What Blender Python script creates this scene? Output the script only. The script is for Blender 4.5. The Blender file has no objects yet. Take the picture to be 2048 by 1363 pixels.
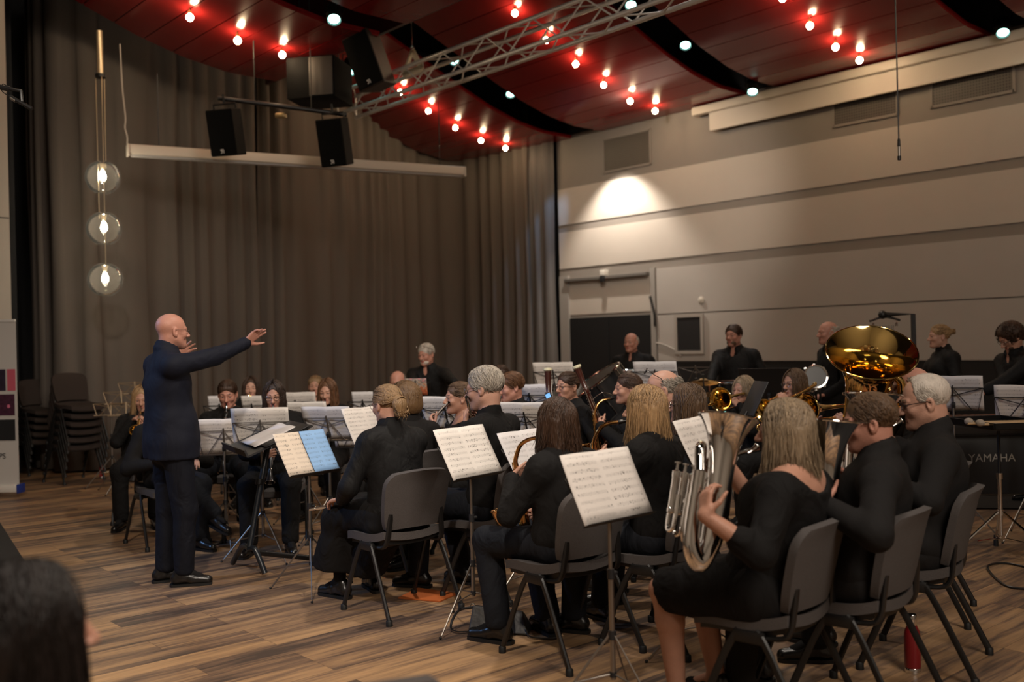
import bpy, math, random
import numpy as np
from mathutils import Vector, Matrix
SC = bpy.context.scene
C = SC.collection
V = Vector
PI = math.pi
rnd = random.Random(7)

# ------------------------------------------------------------------ camera
CAMH = 1.55
YAW, PITCH, ROLL, FPX = 0.72286, 0.002, -0.024, 1991.0
_F = V((math.sin(YAW)*math.cos(PITCH), math.cos(YAW)*math.cos(PITCH), math.sin(PITCH)))
_r = V((math.cos(YAW), -math.sin(YAW), 0)); _u = _r.cross(_F)
_R = _r*math.cos(ROLL) + _u*math.sin(ROLL); _U = _u*math.cos(ROLL) - _r*math.sin(ROLL)
CAM = V((0, 0, CAMH))
def ray(x, y): return _F + _R*((x-1024)/FPX) - _U*((y-681.5)/FPX)
def W(x, y, d): return CAM + ray(x, y)*d              # world point seen in direction (x, y) at depth d
def G(x, y, z=0.0):                                   # world point on a horizontal plane
    r = ray(x, y); return CAM + r*((z-CAMH)/r.z)
def dirv(a): return V((math.sin(YAW+math.radians(a)), math.cos(YAW+math.radians(a)), 0))
def rotz(a): return -(YAW+math.radians(a))            # local +Y -> heading a (0 away, 90 right)

cd = bpy.data.cameras.new('camera'); cam = bpy.data.objects.new('camera', cd); C.objects.link(cam)
cd.sensor_fit = 'HORIZONTAL'; cd.sensor_width = 36.0; cd.lens = FPX/2048*36.0
cam.matrix_world = Matrix(((_R.x, _U.x, -_F.x, 0), (_R.y, _U.y, -_F.y, 0), (_R.z, _U.z, -_F.z, CAMH), (0, 0, 0, 1)))
cd.clip_start = 0.05; cd.clip_end = 100
cd.dof.use_dof = True; cd.dof.focus_distance = 5.9; cd.dof.aperture_fstop = 1.7
SC.camera = cam

# ------------------------------------------------------------------ materials
MATS = {}
def nt(name):
    m = bpy.data.materials.new(name); m.use_nodes = True
    return m, m.node_tree.nodes, m.node_tree.links, m.node_tree.nodes['Principled BSDF']
def mat(name, col, rough=0.6, metal=0.0, spec=0.5, var=0.0, scale=30.0, bump=0.0, bscale=None, sheen=0.0, emit=None, es=0.0, stretch=None, coat=0.0):
    if name in MATS: return MATS[name]
    m, N, L, b = nt(name); MATS[name] = m
    b.inputs['Base Color'].default_value = (*col, 1); b.inputs['Roughness'].default_value = rough
    b.inputs['Metallic'].default_value = metal; b.inputs['Specular IOR Level'].default_value = spec
    b.inputs['Sheen Weight'].default_value = sheen; b.inputs['Coat Weight'].default_value = coat
    if emit: b.inputs['Emission Color'].default_value = (*emit, 1); b.inputs['Emission Strength'].default_value = es
    if var or bump:
        tc = N.new('ShaderNodeTexCoord'); mp = N.new('ShaderNodeMapping'); L.new(tc.outputs['Object'], mp.inputs[0])
        if stretch: mp.inputs['Scale'].default_value = stretch
        nz = N.new('ShaderNodeTexNoise'); nz.inputs['Scale'].default_value = scale; nz.inputs['Detail'].default_value = 3
        L.new(mp.outputs[0], nz.inputs['Vector'])
        if var:
            mx = N.new('ShaderNodeMix'); mx.data_type = 'RGBA'
            mx.inputs[6].default_value = (*[c*(1-var) for c in col], 1); mx.inputs[7].default_value = (*[min(1, c*(1+var)) for c in col], 1)
            L.new(nz.outputs['Fac'], mx.inputs[0]); L.new(mx.outputs[2], b.inputs['Base Color'])
        if bump:
            n2 = N.new('ShaderNodeTexNoise'); n2.inputs['Scale'].default_value = bscale or scale; L.new(mp.outputs[0], n2.inputs['Vector'])
            bp = N.new('ShaderNodeBump'); bp.inputs['Strength'].default_value = bump; bp.inputs['Distance'].default_value = 0.01
            L.new(n2.outputs['Fac'], bp.inputs['Height']); L.new(bp.outputs[0], b.inputs['Normal'])
    return m

def math_(N, L, op, a, b=None, c=None):
    n = N.new('ShaderNodeMath'); n.operation = op
    for i, v in enumerate((a, b, c)):
        if v is None: continue
        if isinstance(v, (int, float)): n.inputs[i].default_value = v
        else: L.new(v, n.inputs[i])
    return n.outputs[0]

def paper_mat(name, col, seed=0.0, ink=(0.06, 0.05, 0.05), glow=0.0):
    if name in MATS: return MATS[name]
    m, N, L, b = nt(name); MATS[name] = m
    tc = N.new('ShaderNodeTexCoord'); sp = N.new('ShaderNodeSeparateXYZ'); L.new(tc.outputs['Object'], sp.inputs[0])
    x, y = sp.outputs[0], sp.outputs[1]
    fr = math_(N, L, 'FRACT', math_(N, L, 'MULTIPLY_ADD', y, 31.0, seed+20.37))
    st = math_(N, L, 'LESS_THAN', math_(N, L, 'ABSOLUTE', math_(N, L, 'SUBTRACT', fr, 0.5)), 0.21)
    ln = math_(N, L, 'MULTIPLY', math_(N, L, 'LESS_THAN', math_(N, L, 'FRACT', math_(N, L, 'MULTIPLY', fr, 11.5)), 0.24), st)
    ax = math_(N, L, 'ABSOLUTE', x)
    ok = math_(N, L, 'MULTIPLY', math_(N, L, 'LESS_THAN', ax, 0.19), math_(N, L, 'GREATER_THAN', ax, 0.012))
    ok = math_(N, L, 'MULTIPLY', ok, math_(N, L, 'LESS_THAN', math_(N, L, 'ABSOLUTE', y), 0.135))
    nz = N.new('ShaderNodeTexNoise'); nz.inputs['Scale'].default_value = 170; nz.inputs['Detail'].default_value = 1
    mp = N.new('ShaderNodeMapping'); mp.inputs['Location'].default_value = (seed*3.1, seed, 0); mp.inputs['Scale'].default_value = (1, 0.55, 1)
    L.new(tc.outputs['Object'], mp.inputs[0]); L.new(mp.outputs[0], nz.inputs['Vector'])
    big = N.new('ShaderNodeTexNoise'); big.inputs['Scale'].default_value = 14; L.new(mp.outputs[0], big.inputs['Vector'])
    near = math_(N, L, 'LESS_THAN', math_(N, L, 'ABSOLUTE', math_(N, L, 'SUBTRACT', fr, 0.5)), 0.27)
    nt_ = math_(N, L, 'MULTIPLY', math_(N, L, 'GREATER_THAN', math_(N, L, 'MULTIPLY_ADD', big.outputs['Fac'], 0.45, nz.outputs['Fac']), 0.885), near)
    tot = math_(N, L, 'MULTIPLY', math_(N, L, 'MAXIMUM', math_(N, L, 'MULTIPLY', ln, 0.55), math_(N, L, 'MULTIPLY', nt_, 0.8)), ok)
    mx = N.new('ShaderNodeMix'); mx.data_type = 'RGBA'; L.new(tot, mx.inputs[0])
    mx.inputs[6].default_value = (*col, 1); mx.inputs[7].default_value = (*ink, 1)
    L.new(mx.outputs[2], b.inputs['Base Color']); b.inputs['Roughness'].default_value = 0.75
    if glow:
        L.new(mx.outputs[2], b.inputs['Emission Color']); b.inputs['Emission Strength'].default_value = glow
    return m

def cloth(name, col, rough=0.85, fold=0.7, fs=7.0, weave=300):
    m = mat(name, col, rough, spec=0.22); N, K, b = m.node_tree.nodes, m.node_tree.links, m.node_tree.nodes['Principled BSDF']
    tc = N.new('ShaderNodeTexCoord'); mp = N.new('ShaderNodeMapping'); mp.inputs['Scale'].default_value = (1, 1, .7); mp.inputs['Rotation'].default_value = (.5, .4, .2); K.new(tc.outputs['Object'], mp.inputs[0])
    a = N.new('ShaderNodeTexNoise'); a.inputs['Scale'].default_value = fs; a.inputs['Detail'].default_value = 2.5; a.inputs['Distortion'].default_value = 1.6; K.new(mp.outputs[0], a.inputs['Vector'])
    w = N.new('ShaderNodeTexNoise'); w.inputs['Scale'].default_value = weave; K.new(tc.outputs['Object'], w.inputs['Vector'])
    b1 = N.new('ShaderNodeBump'); b1.inputs['Strength'].default_value = fold; b1.inputs['Distance'].default_value = .035; K.new(a.outputs['Fac'], b1.inputs['Height'])
    b2 = N.new('ShaderNodeBump'); b2.inputs['Strength'].default_value = .18; b2.inputs['Distance'].default_value = .004; K.new(w.outputs['Fac'], b2.inputs['Height']); K.new(b1.outputs[0], b2.inputs['Normal']); K.new(b2.outputs[0], b.inputs['Normal'])
    return m
BLACK = cloth('black_cloth', (0.0075, 0.0068, 0.0068))
BLACK2 = cloth('black_satin_cloth', (0.008, 0.0078, 0.0082), 0.68, .4, 8)
CHAR = cloth('charcoal_suit', (0.0125, 0.0115, 0.0115), .85, .4, 5)
NAVY = cloth('navy_suit', (0.0085, 0.010, 0.019), .75, .4, 5)
NAVYT = cloth('navy_trousers', (0.0065, 0.0075, 0.013), .75, .5, 6)
DENIM = cloth('dark_denim', (0.011, 0.0125, 0.017), .8, .5, 8)
SHOE = mat('shoe_leather', (0.008, 0.007, 0.0065), 0.28, spec=0.6, var=0.2, scale=20)
SOLE = mat('shoe_sole', (0.006, 0.006, 0.006), 0.6)
BMET = mat('black_metal', (0.010, 0.0095, 0.0095), 0.42, spec=0.5)
DPLAS = mat('dark_plastic', (0.018, 0.018, 0.02), 0.5)
GMET = mat('grey_stand_metal', (0.32, 0.29, 0.26), 0.35, metal=0.9)
CHROME = mat('chrome', (0.8, 0.8, 0.8), 0.09, metal=1)
SILVER = mat('silver_plate', (0.90, 0.88, 0.86), 0.05, metal=1)
BRASS = mat('gold_lacquer', (0.93, 0.66, 0.24), 0.08, metal=1)
SAXB = mat('sax_lacquer', (0.85, 0.46, 0.17), 0.12, metal=1)
NICK = mat('nickel_keys', (0.75, 0.72, 0.68), 0.15, metal=1)
EBON = mat('ebonite', (0.01, 0.009, 0.009), 0.25, spec=0.5)
MAPLE = mat('bassoon_wood', (0.055, 0.014, 0.009), 0.22, spec=0.5, var=0.35, scale=18, stretch=(1, 1, 0.1), coat=0.5)
IVORY = mat('ivory_ring', (0.85, 0.8, 0.55), 0.35)
ALU = mat('aluminium_truss', (0.80, 0.79, 0.77), 0.42, metal=0.55)
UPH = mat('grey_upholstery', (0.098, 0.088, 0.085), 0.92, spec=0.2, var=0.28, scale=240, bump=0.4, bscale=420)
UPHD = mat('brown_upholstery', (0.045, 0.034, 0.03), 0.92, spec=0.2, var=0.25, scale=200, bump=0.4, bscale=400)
GLASS = mat('spectacle_rim', (0.012, 0.01, 0.01), 0.3)
RIMM = mat('metal_rim', (0.35, 0.3, 0.27), 0.25, metal=0.9)
PAPER = [paper_mat('sheet_paper_a', (0.80, 0.74, 0.69), 0.0), paper_mat('sheet_paper_b', (0.80, 0.75, 0.70), 0.31), paper_mat('sheet_paper_c', (0.72, 0.69, 0.69), 0.62)]
PLAIN = mat('plain_paper', (0.66, 0.62, 0.61), 0.8, var=0.04, scale=20)
EYEW = mat('eye_white', (0.36, 0.31, 0.28), 0.4); IRIS = mat('eye_dark', (0.02, 0.014, 0.012), 0.2)
def skin(tone):
    base = {'pale': (0.56, 0.31, 0.225), 'mid': (0.50, 0.26, 0.18), 'red': (0.53, 0.255, 0.185)}[tone]
    m = mat('skin_'+tone, base, 0.48, spec=0.4, var=0.12, scale=22, bump=0.12, bscale=120)
    b = m.node_tree.nodes['Principled BSDF']; b.inputs['Subsurface Weight'].default_value = 0.06; b.inputs['Subsurface Radius'].default_value = (0.02, 0.008, 0.004)
    lip = mat('lips_'+tone, tuple(c*f for c, f in zip(base, (0.8, 0.55, 0.6))), 0.4)
    return m, lip
HAIRC = {'bald': (0.4, 0.2, 0.14), 'white': (0.60, 0.53, 0.46), 'grey': (0.42, 0.37, 0.31), 'dark': (0.036, 0.020, 0.013), 'brown': (0.05, 0.024, 0.013), 'lbrown': (0.11, 0.062, 0.032), 'red': (0.13, 0.058, 0.025),
         'blond': (0.36, 0.22, 0.105), 'dblond': (0.27, 0.165, 0.08), 'ashblond': (0.30, 0.22, 0.14), 'black': (0.011, 0.007, 0.006), 'curl': (0.15, 0.082, 0.035)}
def hairmats(c):
    k = HAIRC[c]
    return [mat('hair_%s_%s' % (c, n), tuple(v*f for v in k), 0.42, spec=0.45, var=0.35, scale=60, bump=0.6, bscale=180, stretch=(1, 1, 0.12)) for n, f in (('mid', 1.0), ('deep', 0.72), ('lit', 1.3))]  # streak tones of the hair's own colour, strewn at random over the locks

# ------------------------------------------------------------------ mesh building
def frame(z, up=None):
    z = V(z).normalized(); up = V(up) if up is not None else (V((0, 0, 1)) if abs(z.z) < 0.95 else V((0, 1, 0)))
    x = up.cross(z).normalized(); y = z.cross(x)
    return Matrix((x, y, z)).transposed()
class MB:
    def __init__(s): s.v = []; s.f = []; s.m = []; s.n = 0
    def arr(s, v, f, m=0):
        v = np.asarray(v, float).reshape(-1, 3); s.v.append(v)
        off = s.n; s.n += len(v)
        s.f.append((f, off)); s.m.append(m)
        return s
    def box(s, c, size, R=None, m=0, b=0.0):
        x, y, z = [k/2 for k in size]; c = V(c)
        if b <= 0:
            p = [V((i*x, j*y, k*z)) for i in (-1, 1) for j in (-1, 1) for k in (-1, 1)]
            f = [(0, 1, 3, 2), (4, 6, 7, 5), (0, 4, 5, 1), (2, 3, 7, 6), (0, 2, 6, 4), (1, 5, 7, 3)]
        else:
            b = min(b, 0.49*min(size)); p = []; f = []; rings = []
            def ring(hx, hy, zz, r):
                o = len(p)
                for cx, cy, a0 in ((1, 1, 0), (-1, 1, 90), (-1, -1, 180), (1, -1, 270)):
                    for t in (0, 45, 90):
                        a = math.radians(a0+t); p.append(V((cx*(hx-b)+r*math.cos(a), cy*(hy-b)+r*math.sin(a), zz)))
                rings.append(o)
            ring(x, y, -z, b*0.3); ring(x, y, -z+b*0.3, b*0.8); ring(x, y, -z+b, b); ring(x, y, z-b, b); ring(x, y, z-b*0.3, b*0.8); ring(x, y, z, b*0.3)
            for a, c2 in zip(rings, rings[1:]):
                for i in range(12): f.append((a+i, a+(i+1) % 12, c2+(i+1) % 12, c2+i))
            f.append(tuple(range(rings[0]+11, rings[0]-1, -1))); f.append(tuple(range(rings[-1], rings[-1]+12)))
        if R is not None: p = [R @ q for q in p]
        return s.arr([q+c for q in p], f, m)
    def tube(s, pts, r, n=8, m=0, cap=True, closed=False, flat=None):
        pts = [V(p) for p in pts]; k = len(pts); rs = r if isinstance(r, (list, tuple)) else [r]*k
        v = []; f = []; up = None
        for i, p in enumerate(pts):
            if closed: t = pts[(i+1) % k]-pts[i-1]
            else: t = pts[min(i+1, k-1)]-pts[max(i-1, 0)]
            t = t.normalized() if t.length > 1e-9 else V((0, 0, 1))
            if up is None: up = V((0, 0, 1)) if abs(t.z) < 0.9 else V((1, 0, 0))
            x = up - t*up.dot(t)
            if x.length < 1e-6: x = t.orthogonal()
            x.normalize(); y = t.cross(x); up = x
            for j in range(n):
                a = 2*PI*j/n; e = flat if flat else 1.0
                v.append(p + x*(math.cos(a)*rs[i]) + y*(math.sin(a)*rs[i]*e))
        for i in range(k if closed else k-1):
            a, b = i*n, ((i+1) % k)*n
            for j in range(n): f.append((a+j, a+(j+1) % n, b+(j+1) % n, b+j))
        if cap and not closed: f.append(tuple(range(n-1, -1, -1))); f.append(tuple(range((k-1)*n, k*n)))
        return s.arr(v, f, m)
    def cyl(s, a, b, r, r2=None, n=12, m=0): return s.tube([a, b], [r, r if r2 is None else r2], n, m)
    def lathe(s, prof, c=(0, 0, 0), ax=(0, 0, 1), n=20, m=0, cap=True):      # prof: (radius, height)
        R = frame(ax); c = V(c); v = []; f = []
        for r, h in prof:
            for j in range(n): v.append(c + R @ V((r*math.cos(2*PI*j/n), r*math.sin(2*PI*j/n), h)))
        for i in range(len(prof)-1):
            for j in range(n): f.append((i*n+j, i*n+(j+1) % n, (i+1)*n+(j+1) % n, (i+1)*n+j))
        if cap:
            if prof[0][0] > 1e-5: f.append(tuple(range(n-1, -1, -1)))
            if prof[-1][0] > 1e-5: f.append(tuple(range((len(prof)-1)*n, len(prof)*n)))
        return s.arr(v, f, m)
    def ball(s, c, r, n=12, m=0, R=None):
        r = (r, r, r) if isinstance(r, (int, float)) else r; c = V(c); v = []; f = []; h = max(4, n//2)
        for i in range(h+1):
            t = PI*i/h
            for j in range(n):
                p = V((r[0]*math.sin(t)*math.cos(2*PI*j/n), r[1]*math.sin(t)*math.sin(2*PI*j/n), r[2]*math.cos(t)))
                v.append(c + (R @ p if R is not None else p))
        for i in range(h):
            for j in range(n): f.append((i*n+j, (i+1)*n+j, (i+1)*n+(j+1) % n, i*n+(j+1) % n))
        return s.arr(v, f, m)
    def torus(s, c, ax, R_, r, n=20, k=6, m=0):
        F = frame(ax); c = V(c)
        return s.tube([c + F @ V((R_*math.cos(2*PI*i/n), R_*math.sin(2*PI*i/n), 0)) for i in range(n)], r, k, m, closed=True)
    def grid(s, fn, nu, nv, m=0):
        v = [fn(i/nu, j/nv) for i in range(nu+1) for j in range(nv+1)]; w = nv+1
        return s.arr(v, [(i*w+j, (i+1)*w+j, (i+1)*w+j+1, i*w+j+1) for i in range(nu) for j in range(nv)], m)
    def slab(s, fn, nu, nv, th, m=0):                    # a curved sheet with thickness; fn -> (point, normal)
        q = [fn(i/nu, j/nv) for i in range(nu+1) for j in range(nv+1)]; w = nv+1; k = len(q)
        v = [p+n*(th/2) for p, n in q] + [p-n*(th/2) for p, n in q]; f = []
        for i in range(nu):
            for j in range(nv):
                a = (i*w+j, (i+1)*w+j, (i+1)*w+j+1, i*w+j+1); f.append(a); f.append(tuple(k+t for t in reversed(a)))
        for i in range(nu):
            for j0 in (0, nv): a, b = i*w+j0, (i+1)*w+j0; f.append((a, b, k+b, k+a) if j0 else (b, a, k+a, k+b))
        for j in range(nv):
            for i0 in (0, nu): a, b = i0*w+j, i0*w+j+1; f.append((a, b, k+b, k+a) if not i0 else (b, a, k+a, k+b))
        return s.arr(v, f, m)
    def build(s, name, mats, parent=None, smooth=True, angle=40):
        me = bpy.data.meshes.new(name); mats = mats if isinstance(mats, (list, tuple)) else [mats]
        for x in mats: me.materials.append(x)
        vs = np.concatenate(s.v) if s.v else np.zeros((0, 3)); loops = []; starts = []; mi = []; tot = 0
        for (f, off), m in zip(s.f, s.m):
            if isinstance(f, np.ndarray):
                k = f.shape[1]; loops.append((f+off).ravel()); starts.append(tot+np.arange(len(f))*k); tot += f.size
                mi.append(np.asarray(m) if isinstance(m, np.ndarray) else np.full(len(f), m))
            else:
                L = np.array([len(q) for q in f]); loops.append(np.array([i for q in f for i in q])+off)
                starts.append(tot+np.concatenate([[0], np.cumsum(L)[:-1]])); tot += int(L.sum()); mi.append(np.full(len(f), m))
        loops = np.concatenate(loops).astype(np.int32); starts = np.concatenate(starts).astype(np.int32); mi = np.concatenate(mi).astype(np.int32)
        me.vertices.add(len(vs)); me.vertices.foreach_set('co', vs.astype(np.float32).ravel())
        me.loops.add(len(loops)); me.loops.foreach_set('vertex_index', loops)
        me.polygons.add(len(starts)); me.polygons.foreach_set('loop_start', starts)
        me.polygons.foreach_set('material_index', mi); me.polygons.foreach_set('use_smooth', np.full(len(starts), smooth))
        me.update(calc_edges=True); me.validate()
        if smooth and angle:
            try: me.set_sharp_from_angle(angle=math.radians(angle))
            except Exception: pass
        o = bpy.data.objects.new(name, me); C.objects.link(o)
        if parent: o.parent = parent
        return o
def tag(o, label=None, cat=None, group=None, kind=None):
    if label: o['label'] = label
    if cat: o['category'] = cat
    if group: o['group'] = group
    if kind: o['kind'] = kind
    return o
def empty(name, loc=(0, 0, 0), rz=0.0, label=None, cat=None, group=None, mw=None):
    o = bpy.data.objects.new(name, None); C.objects.link(o); o.empty_display_size = 0.1
    if mw is not None: o.matrix_world = mw
    else: o.location = loc; o.rotation_euler = (0, 0, rz)
    return tag(o, label, cat, group)
def copy_tree(o, parent=None):
    c = o.copy(); C.objects.link(c); c.parent = parent
    for ch in [x for x in bpy.data.objects if x.parent == o]: copy_tree(ch, c)
    return c
def struct(o): o['kind'] = 'structure'; return o
def M4(loc, R3): return Matrix.Translation(V(loc)) @ R3.to_4x4()
# ------------------------------------------------------------------ implicit surfaces for bodies and cloth
def npv(p): return np.array([p[0], p[1], p[2]], float)
def cap(a, b, ra, rb=None, k=0.03, op='u'): return ('c', npv(a), npv(b), ra, ra if rb is None else rb, k, op)
def ell(c, r, R=None, k=0.03, op='u'): return ('e', npv(c), npv(r), None if R is None else np.array([list(x) for x in R]), 0, k, op)
def tor(c, ax, R_, r, k=0.01, op='u', sx=1.0): return ('t', npv(c), npv(V(ax).normalized()), R_, r, k, op)
def half(p, n, k=0.006): return ('h', npv(p), npv(V(n).normalized()), 0, 0, k, 'i')    # keeps the side n points away from
def sdf(prims, h, disp=None):
    lo = np.full(3, 1e9); hi = -lo
    bb = []
    for p in prims:
        if p[0] == 'c': r = max(p[3], p[4]); a, b = np.minimum(p[1], p[2])-r, np.maximum(p[1], p[2])+r
        elif p[0] == 'e':
            r = p[2] if p[3] is None else np.full(3, p[2].max()); a, b = p[1]-r, p[1]+r
        elif p[0] == 't': r = p[3]+p[4]; a, b = p[1]-r, p[1]+r
        else: a = b = None
        bb.append((a, b))
        if p[6] == 'u': lo = np.minimum(lo, a); hi = np.maximum(hi, b)
    lo = lo-3*h; hi = hi+3*h
    ax = [np.arange(lo[i], hi[i]+h, h) for i in range(3)]
    g = np.full([len(a) for a in ax], 1.0, np.float32)
    for p, (a, b) in zip(prims, bb):
        k = p[5]; m = k+3*h
        if a is None: sl = [slice(0, len(q)) for q in ax]
        else: sl = [slice(max(0, int((a[i]-m-lo[i])/h)), max(0, min(len(ax[i]), int((b[i]+m-lo[i])/h)+2))) for i in range(3)]
        X = ax[0][sl[0]][:, None, None]; Y = ax[1][sl[1]][None, :, None]; Z = ax[2][sl[2]][None, None, :]
        if X.size == 0 or Y.size == 0 or Z.size == 0: continue
        if p[0] == 'c':
            d = p[2]-p[1]; L2 = max(float(d @ d), 1e-12); x, y, z = X-p[1][0], Y-p[1][1], Z-p[1][2]
            t = np.clip((x*d[0]+y*d[1]+z*d[2])/L2, 0, 1)
            D = np.sqrt((x-t*d[0])**2+(y-t*d[1])**2+(z-t*d[2])**2)-(p[3]+(p[4]-p[3])*t)
        elif p[0] == 'e':
            x, y, z = X-p[1][0], Y-p[1][1], Z-p[1][2]
            if p[3] is not None:
                Q = p[3]; x, y, z = (Q[0][0]*x+Q[1][0]*y+Q[2][0]*z, Q[0][1]*x+Q[1][1]*y+Q[2][1]*z, Q[0][2]*x+Q[1][2]*y+Q[2][2]*z)
            r = p[2]; k0 = np.sqrt((x/r[0])**2+(y/r[1])**2+(z/r[2])**2); k1 = np.sqrt((x/r[0]**2)**2+(y/r[1]**2)**2+(z/r[2]**2)**2)
            D = k0*(k0-1)/np.maximum(k1, 1e-6)
        elif p[0] == 't':
            x, y, z = X-p[1][0], Y-p[1][1], Z-p[1][2]; n = p[2]; q = x*n[0]+y*n[1]+z*n[2]
            rr = np.sqrt(np.maximum(x*x+y*y+z*z-q*q, 0)); D = np.sqrt((rr-p[3])**2+q*q)-p[4]
        else:
            n = p[2]; D = (X-p[1][0])*n[0]+(Y-p[1][1])*n[1]+(Z-p[1][2])*n[2]
        s = g[sl[0], sl[1], sl[2]]
        if p[6] == 'u':
            q = np.maximum(k-np.abs(s-D), 0)/k; s[...] = np.minimum(s, D)-q*q*k*0.25
        else:
            E_ = -D if p[6] == 's' else D
            q = np.maximum(k-np.abs(s-E_), 0)/k; s[...] = np.maximum(s, E_)+q*q*k*0.25
    if disp is not None: g += disp(ax[0][:, None, None], ax[1][None, :, None], ax[2][None, None, :]).astype(np.float32)
    S = g < 0
    S[0], S[-1] = False, False; S[:, 0], S[:, -1] = False, False; S[:, :, 0], S[:, :, -1] = False, False
    cnt = np.zeros([q-1 for q in S.shape], np.int8)
    for a in (0, 1):
        for b in (0, 1):
            for c in (0, 1): cnt += S[a:S.shape[0]-1+a, b:S.shape[1]-1+b, c:S.shape[2]-1+c]
    act = (cnt > 0) & (cnt < 8)
    idx = np.full(act.shape, -1, np.int64); n = int(act.sum()); idx[act] = np.arange(n)
    I, J, K = np.nonzero(act)
    pos = np.zeros((n, 3)); num = np.zeros(n)
    cv = {(a, b, c): g[I+a, J+b, K+c] for a in (0, 1) for b in (0, 1) for c in (0, 1)}
    for a in cv:
        for e in range(3):
            if a[e]: continue
            b = tuple(1 if i == e else a[i] for i in range(3))
            va, vb = cv[a], cv[b]; cr = (va < 0) != (vb < 0)
            t = np.where(cr, va/np.where(va-vb == 0, 1, va-vb), 0)
            for i in range(3): pos[:, i] += np.where(cr, a[i]+(t if i == e else 0), 0)
            num += cr
    pos = pos/np.maximum(num, 1)[:, None]+np.stack([I, J, K], 1)
    v = lo+pos*h
    F_ = []
    for e in range(3):
        sl0 = [slice(1, -1)]*3; sl1 = [slice(1, -1)]*3; sl0[e] = slice(0, -1); sl1[e] = slice(1, None)
        A, B = S[tuple(sl0)], S[tuple(sl1)]; x = np.argwhere(A != B)
        if not len(x): continue
        ins = A[A != B]; off = np.ones(3, int); off[e] = 0; x = x+off
        u, w = (e+1) % 3, (e+2) % 3; du = np.zeros(3, int); du[u] = 1; dw = np.zeros(3, int); dw[w] = 1
        q = np.stack([idx[tuple((x-du-dw).T)], idx[tuple((x-dw).T)], idx[tuple(x.T)], idx[tuple((x-du).T)]], 1)
        q[~ins] = q[~ins][:, ::-1]; F_.append(q)
    F_ = np.concatenate(F_); F_ = F_[(F_ >= 0).all(1)]
    return v, F_
def folds(seed, amp, kz=26.0):
    r = np.random.RandomState(seed); ks = [(r.normal(0, 1, 3), r.rand()*6, 16+14*r.rand()) for _ in range(4)]
    def f(x, y, z):
        s = 0
        for k, ph, q in ks:
            k = k/np.linalg.norm(k)*q; a = x*k[0]+y*k[1]+z*k[2]+ph+1.5*np.sin(z*8+x*6+ph)+1.2*np.sin(y*10-z*5+2*ph)
            s = s+1-2*np.abs(np.sin(a*.5))**.7
        return s*(amp/4)
    return f

# ------------------------------------------------------------------ people
def ik(sh, wr, l1, l2, pole):
    d = wr-sh; L = d.length
    if L > (l1+l2)*0.995: wr = sh+d*((l1+l2)*0.995/L); d = wr-sh; L = d.length
    L = max(L, abs(l1-l2)+0.02)
    a = (l1*l1-l2*l2+L*L)/(2*L); hgt = math.sqrt(max(l1*l1-a*a, 1e-6)); n = d.normalized()
    p = V(pole); p = p-n*p.dot(n); p = p.normalized() if p.length > 1e-4 else n.orthogonal()
    return sh+n*a+p*hgt, wr
def hand(w, f, n, right, curl=0.5, spread=0.12, s=1.0, thumb=0.5):
    """palm with five separate bent fingers; w wrist, f finger direction, n palm normal"""
    w = V(w); f = V(f).normalized(); n = V(n); n = (n-f*n.dot(f)).normalized(); t = f.cross(n)*(1 if right else -1)   # t: thumb side
    P = []; L = [0.068, 0.076, 0.071, 0.055]; of = [0.027, 0.009, -0.009, -0.026]
    for i in range(4):
        k0 = w+t*of[i]*0.6*s+f*0.012*s; k1 = w+f*(0.088-0.004*abs(i-1))*s+t*of[i]*s
        P.append(cap(k0, k1, 0.0135*s, 0.0115*s, 0.012))
        c = curl if isinstance(curl, (int, float)) else curl[i]
        a = 0.0; p = k1; d0 = (f+t*(spread*(1.5-i)/1.5)).normalized()
        for j, (fr, r) in enumerate(((0.45, 0.0092), (0.3, 0.0082), (0.25, 0.0072))):
            a += c*(0.9 if j == 0 else 1.1); d = d0*math.cos(a)+n*math.sin(a); q = p+d*(L[i]*fr*s)
            P.append(cap(p, q, r*s, r*s*0.93, 0.0035)); p = q
    b = w+f*0.022*s+t*0.026*s+n*0.006*s; d = (f*0.75+t*0.85*(1-thumb*0.4)+n*(0.25+thumb*0.6)).normalized(); p = b+d*0.044*s
    P += [cap(w+f*0.01*s, b, 0.015*s, 0.0145*s, 0.01), cap(b, p, 0.0135*s, 0.0105*s, 0.006)]
    d = (d+f*0.45-t*0.25*thumb).normalized(); q = p+d*0.032*s; P += [cap(p, q, 0.0098*s, 0.008*s, 0.004), cap(q, q+d*0.018*s, 0.008*s, 0.0065*s, 0.004)]
    return P
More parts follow.
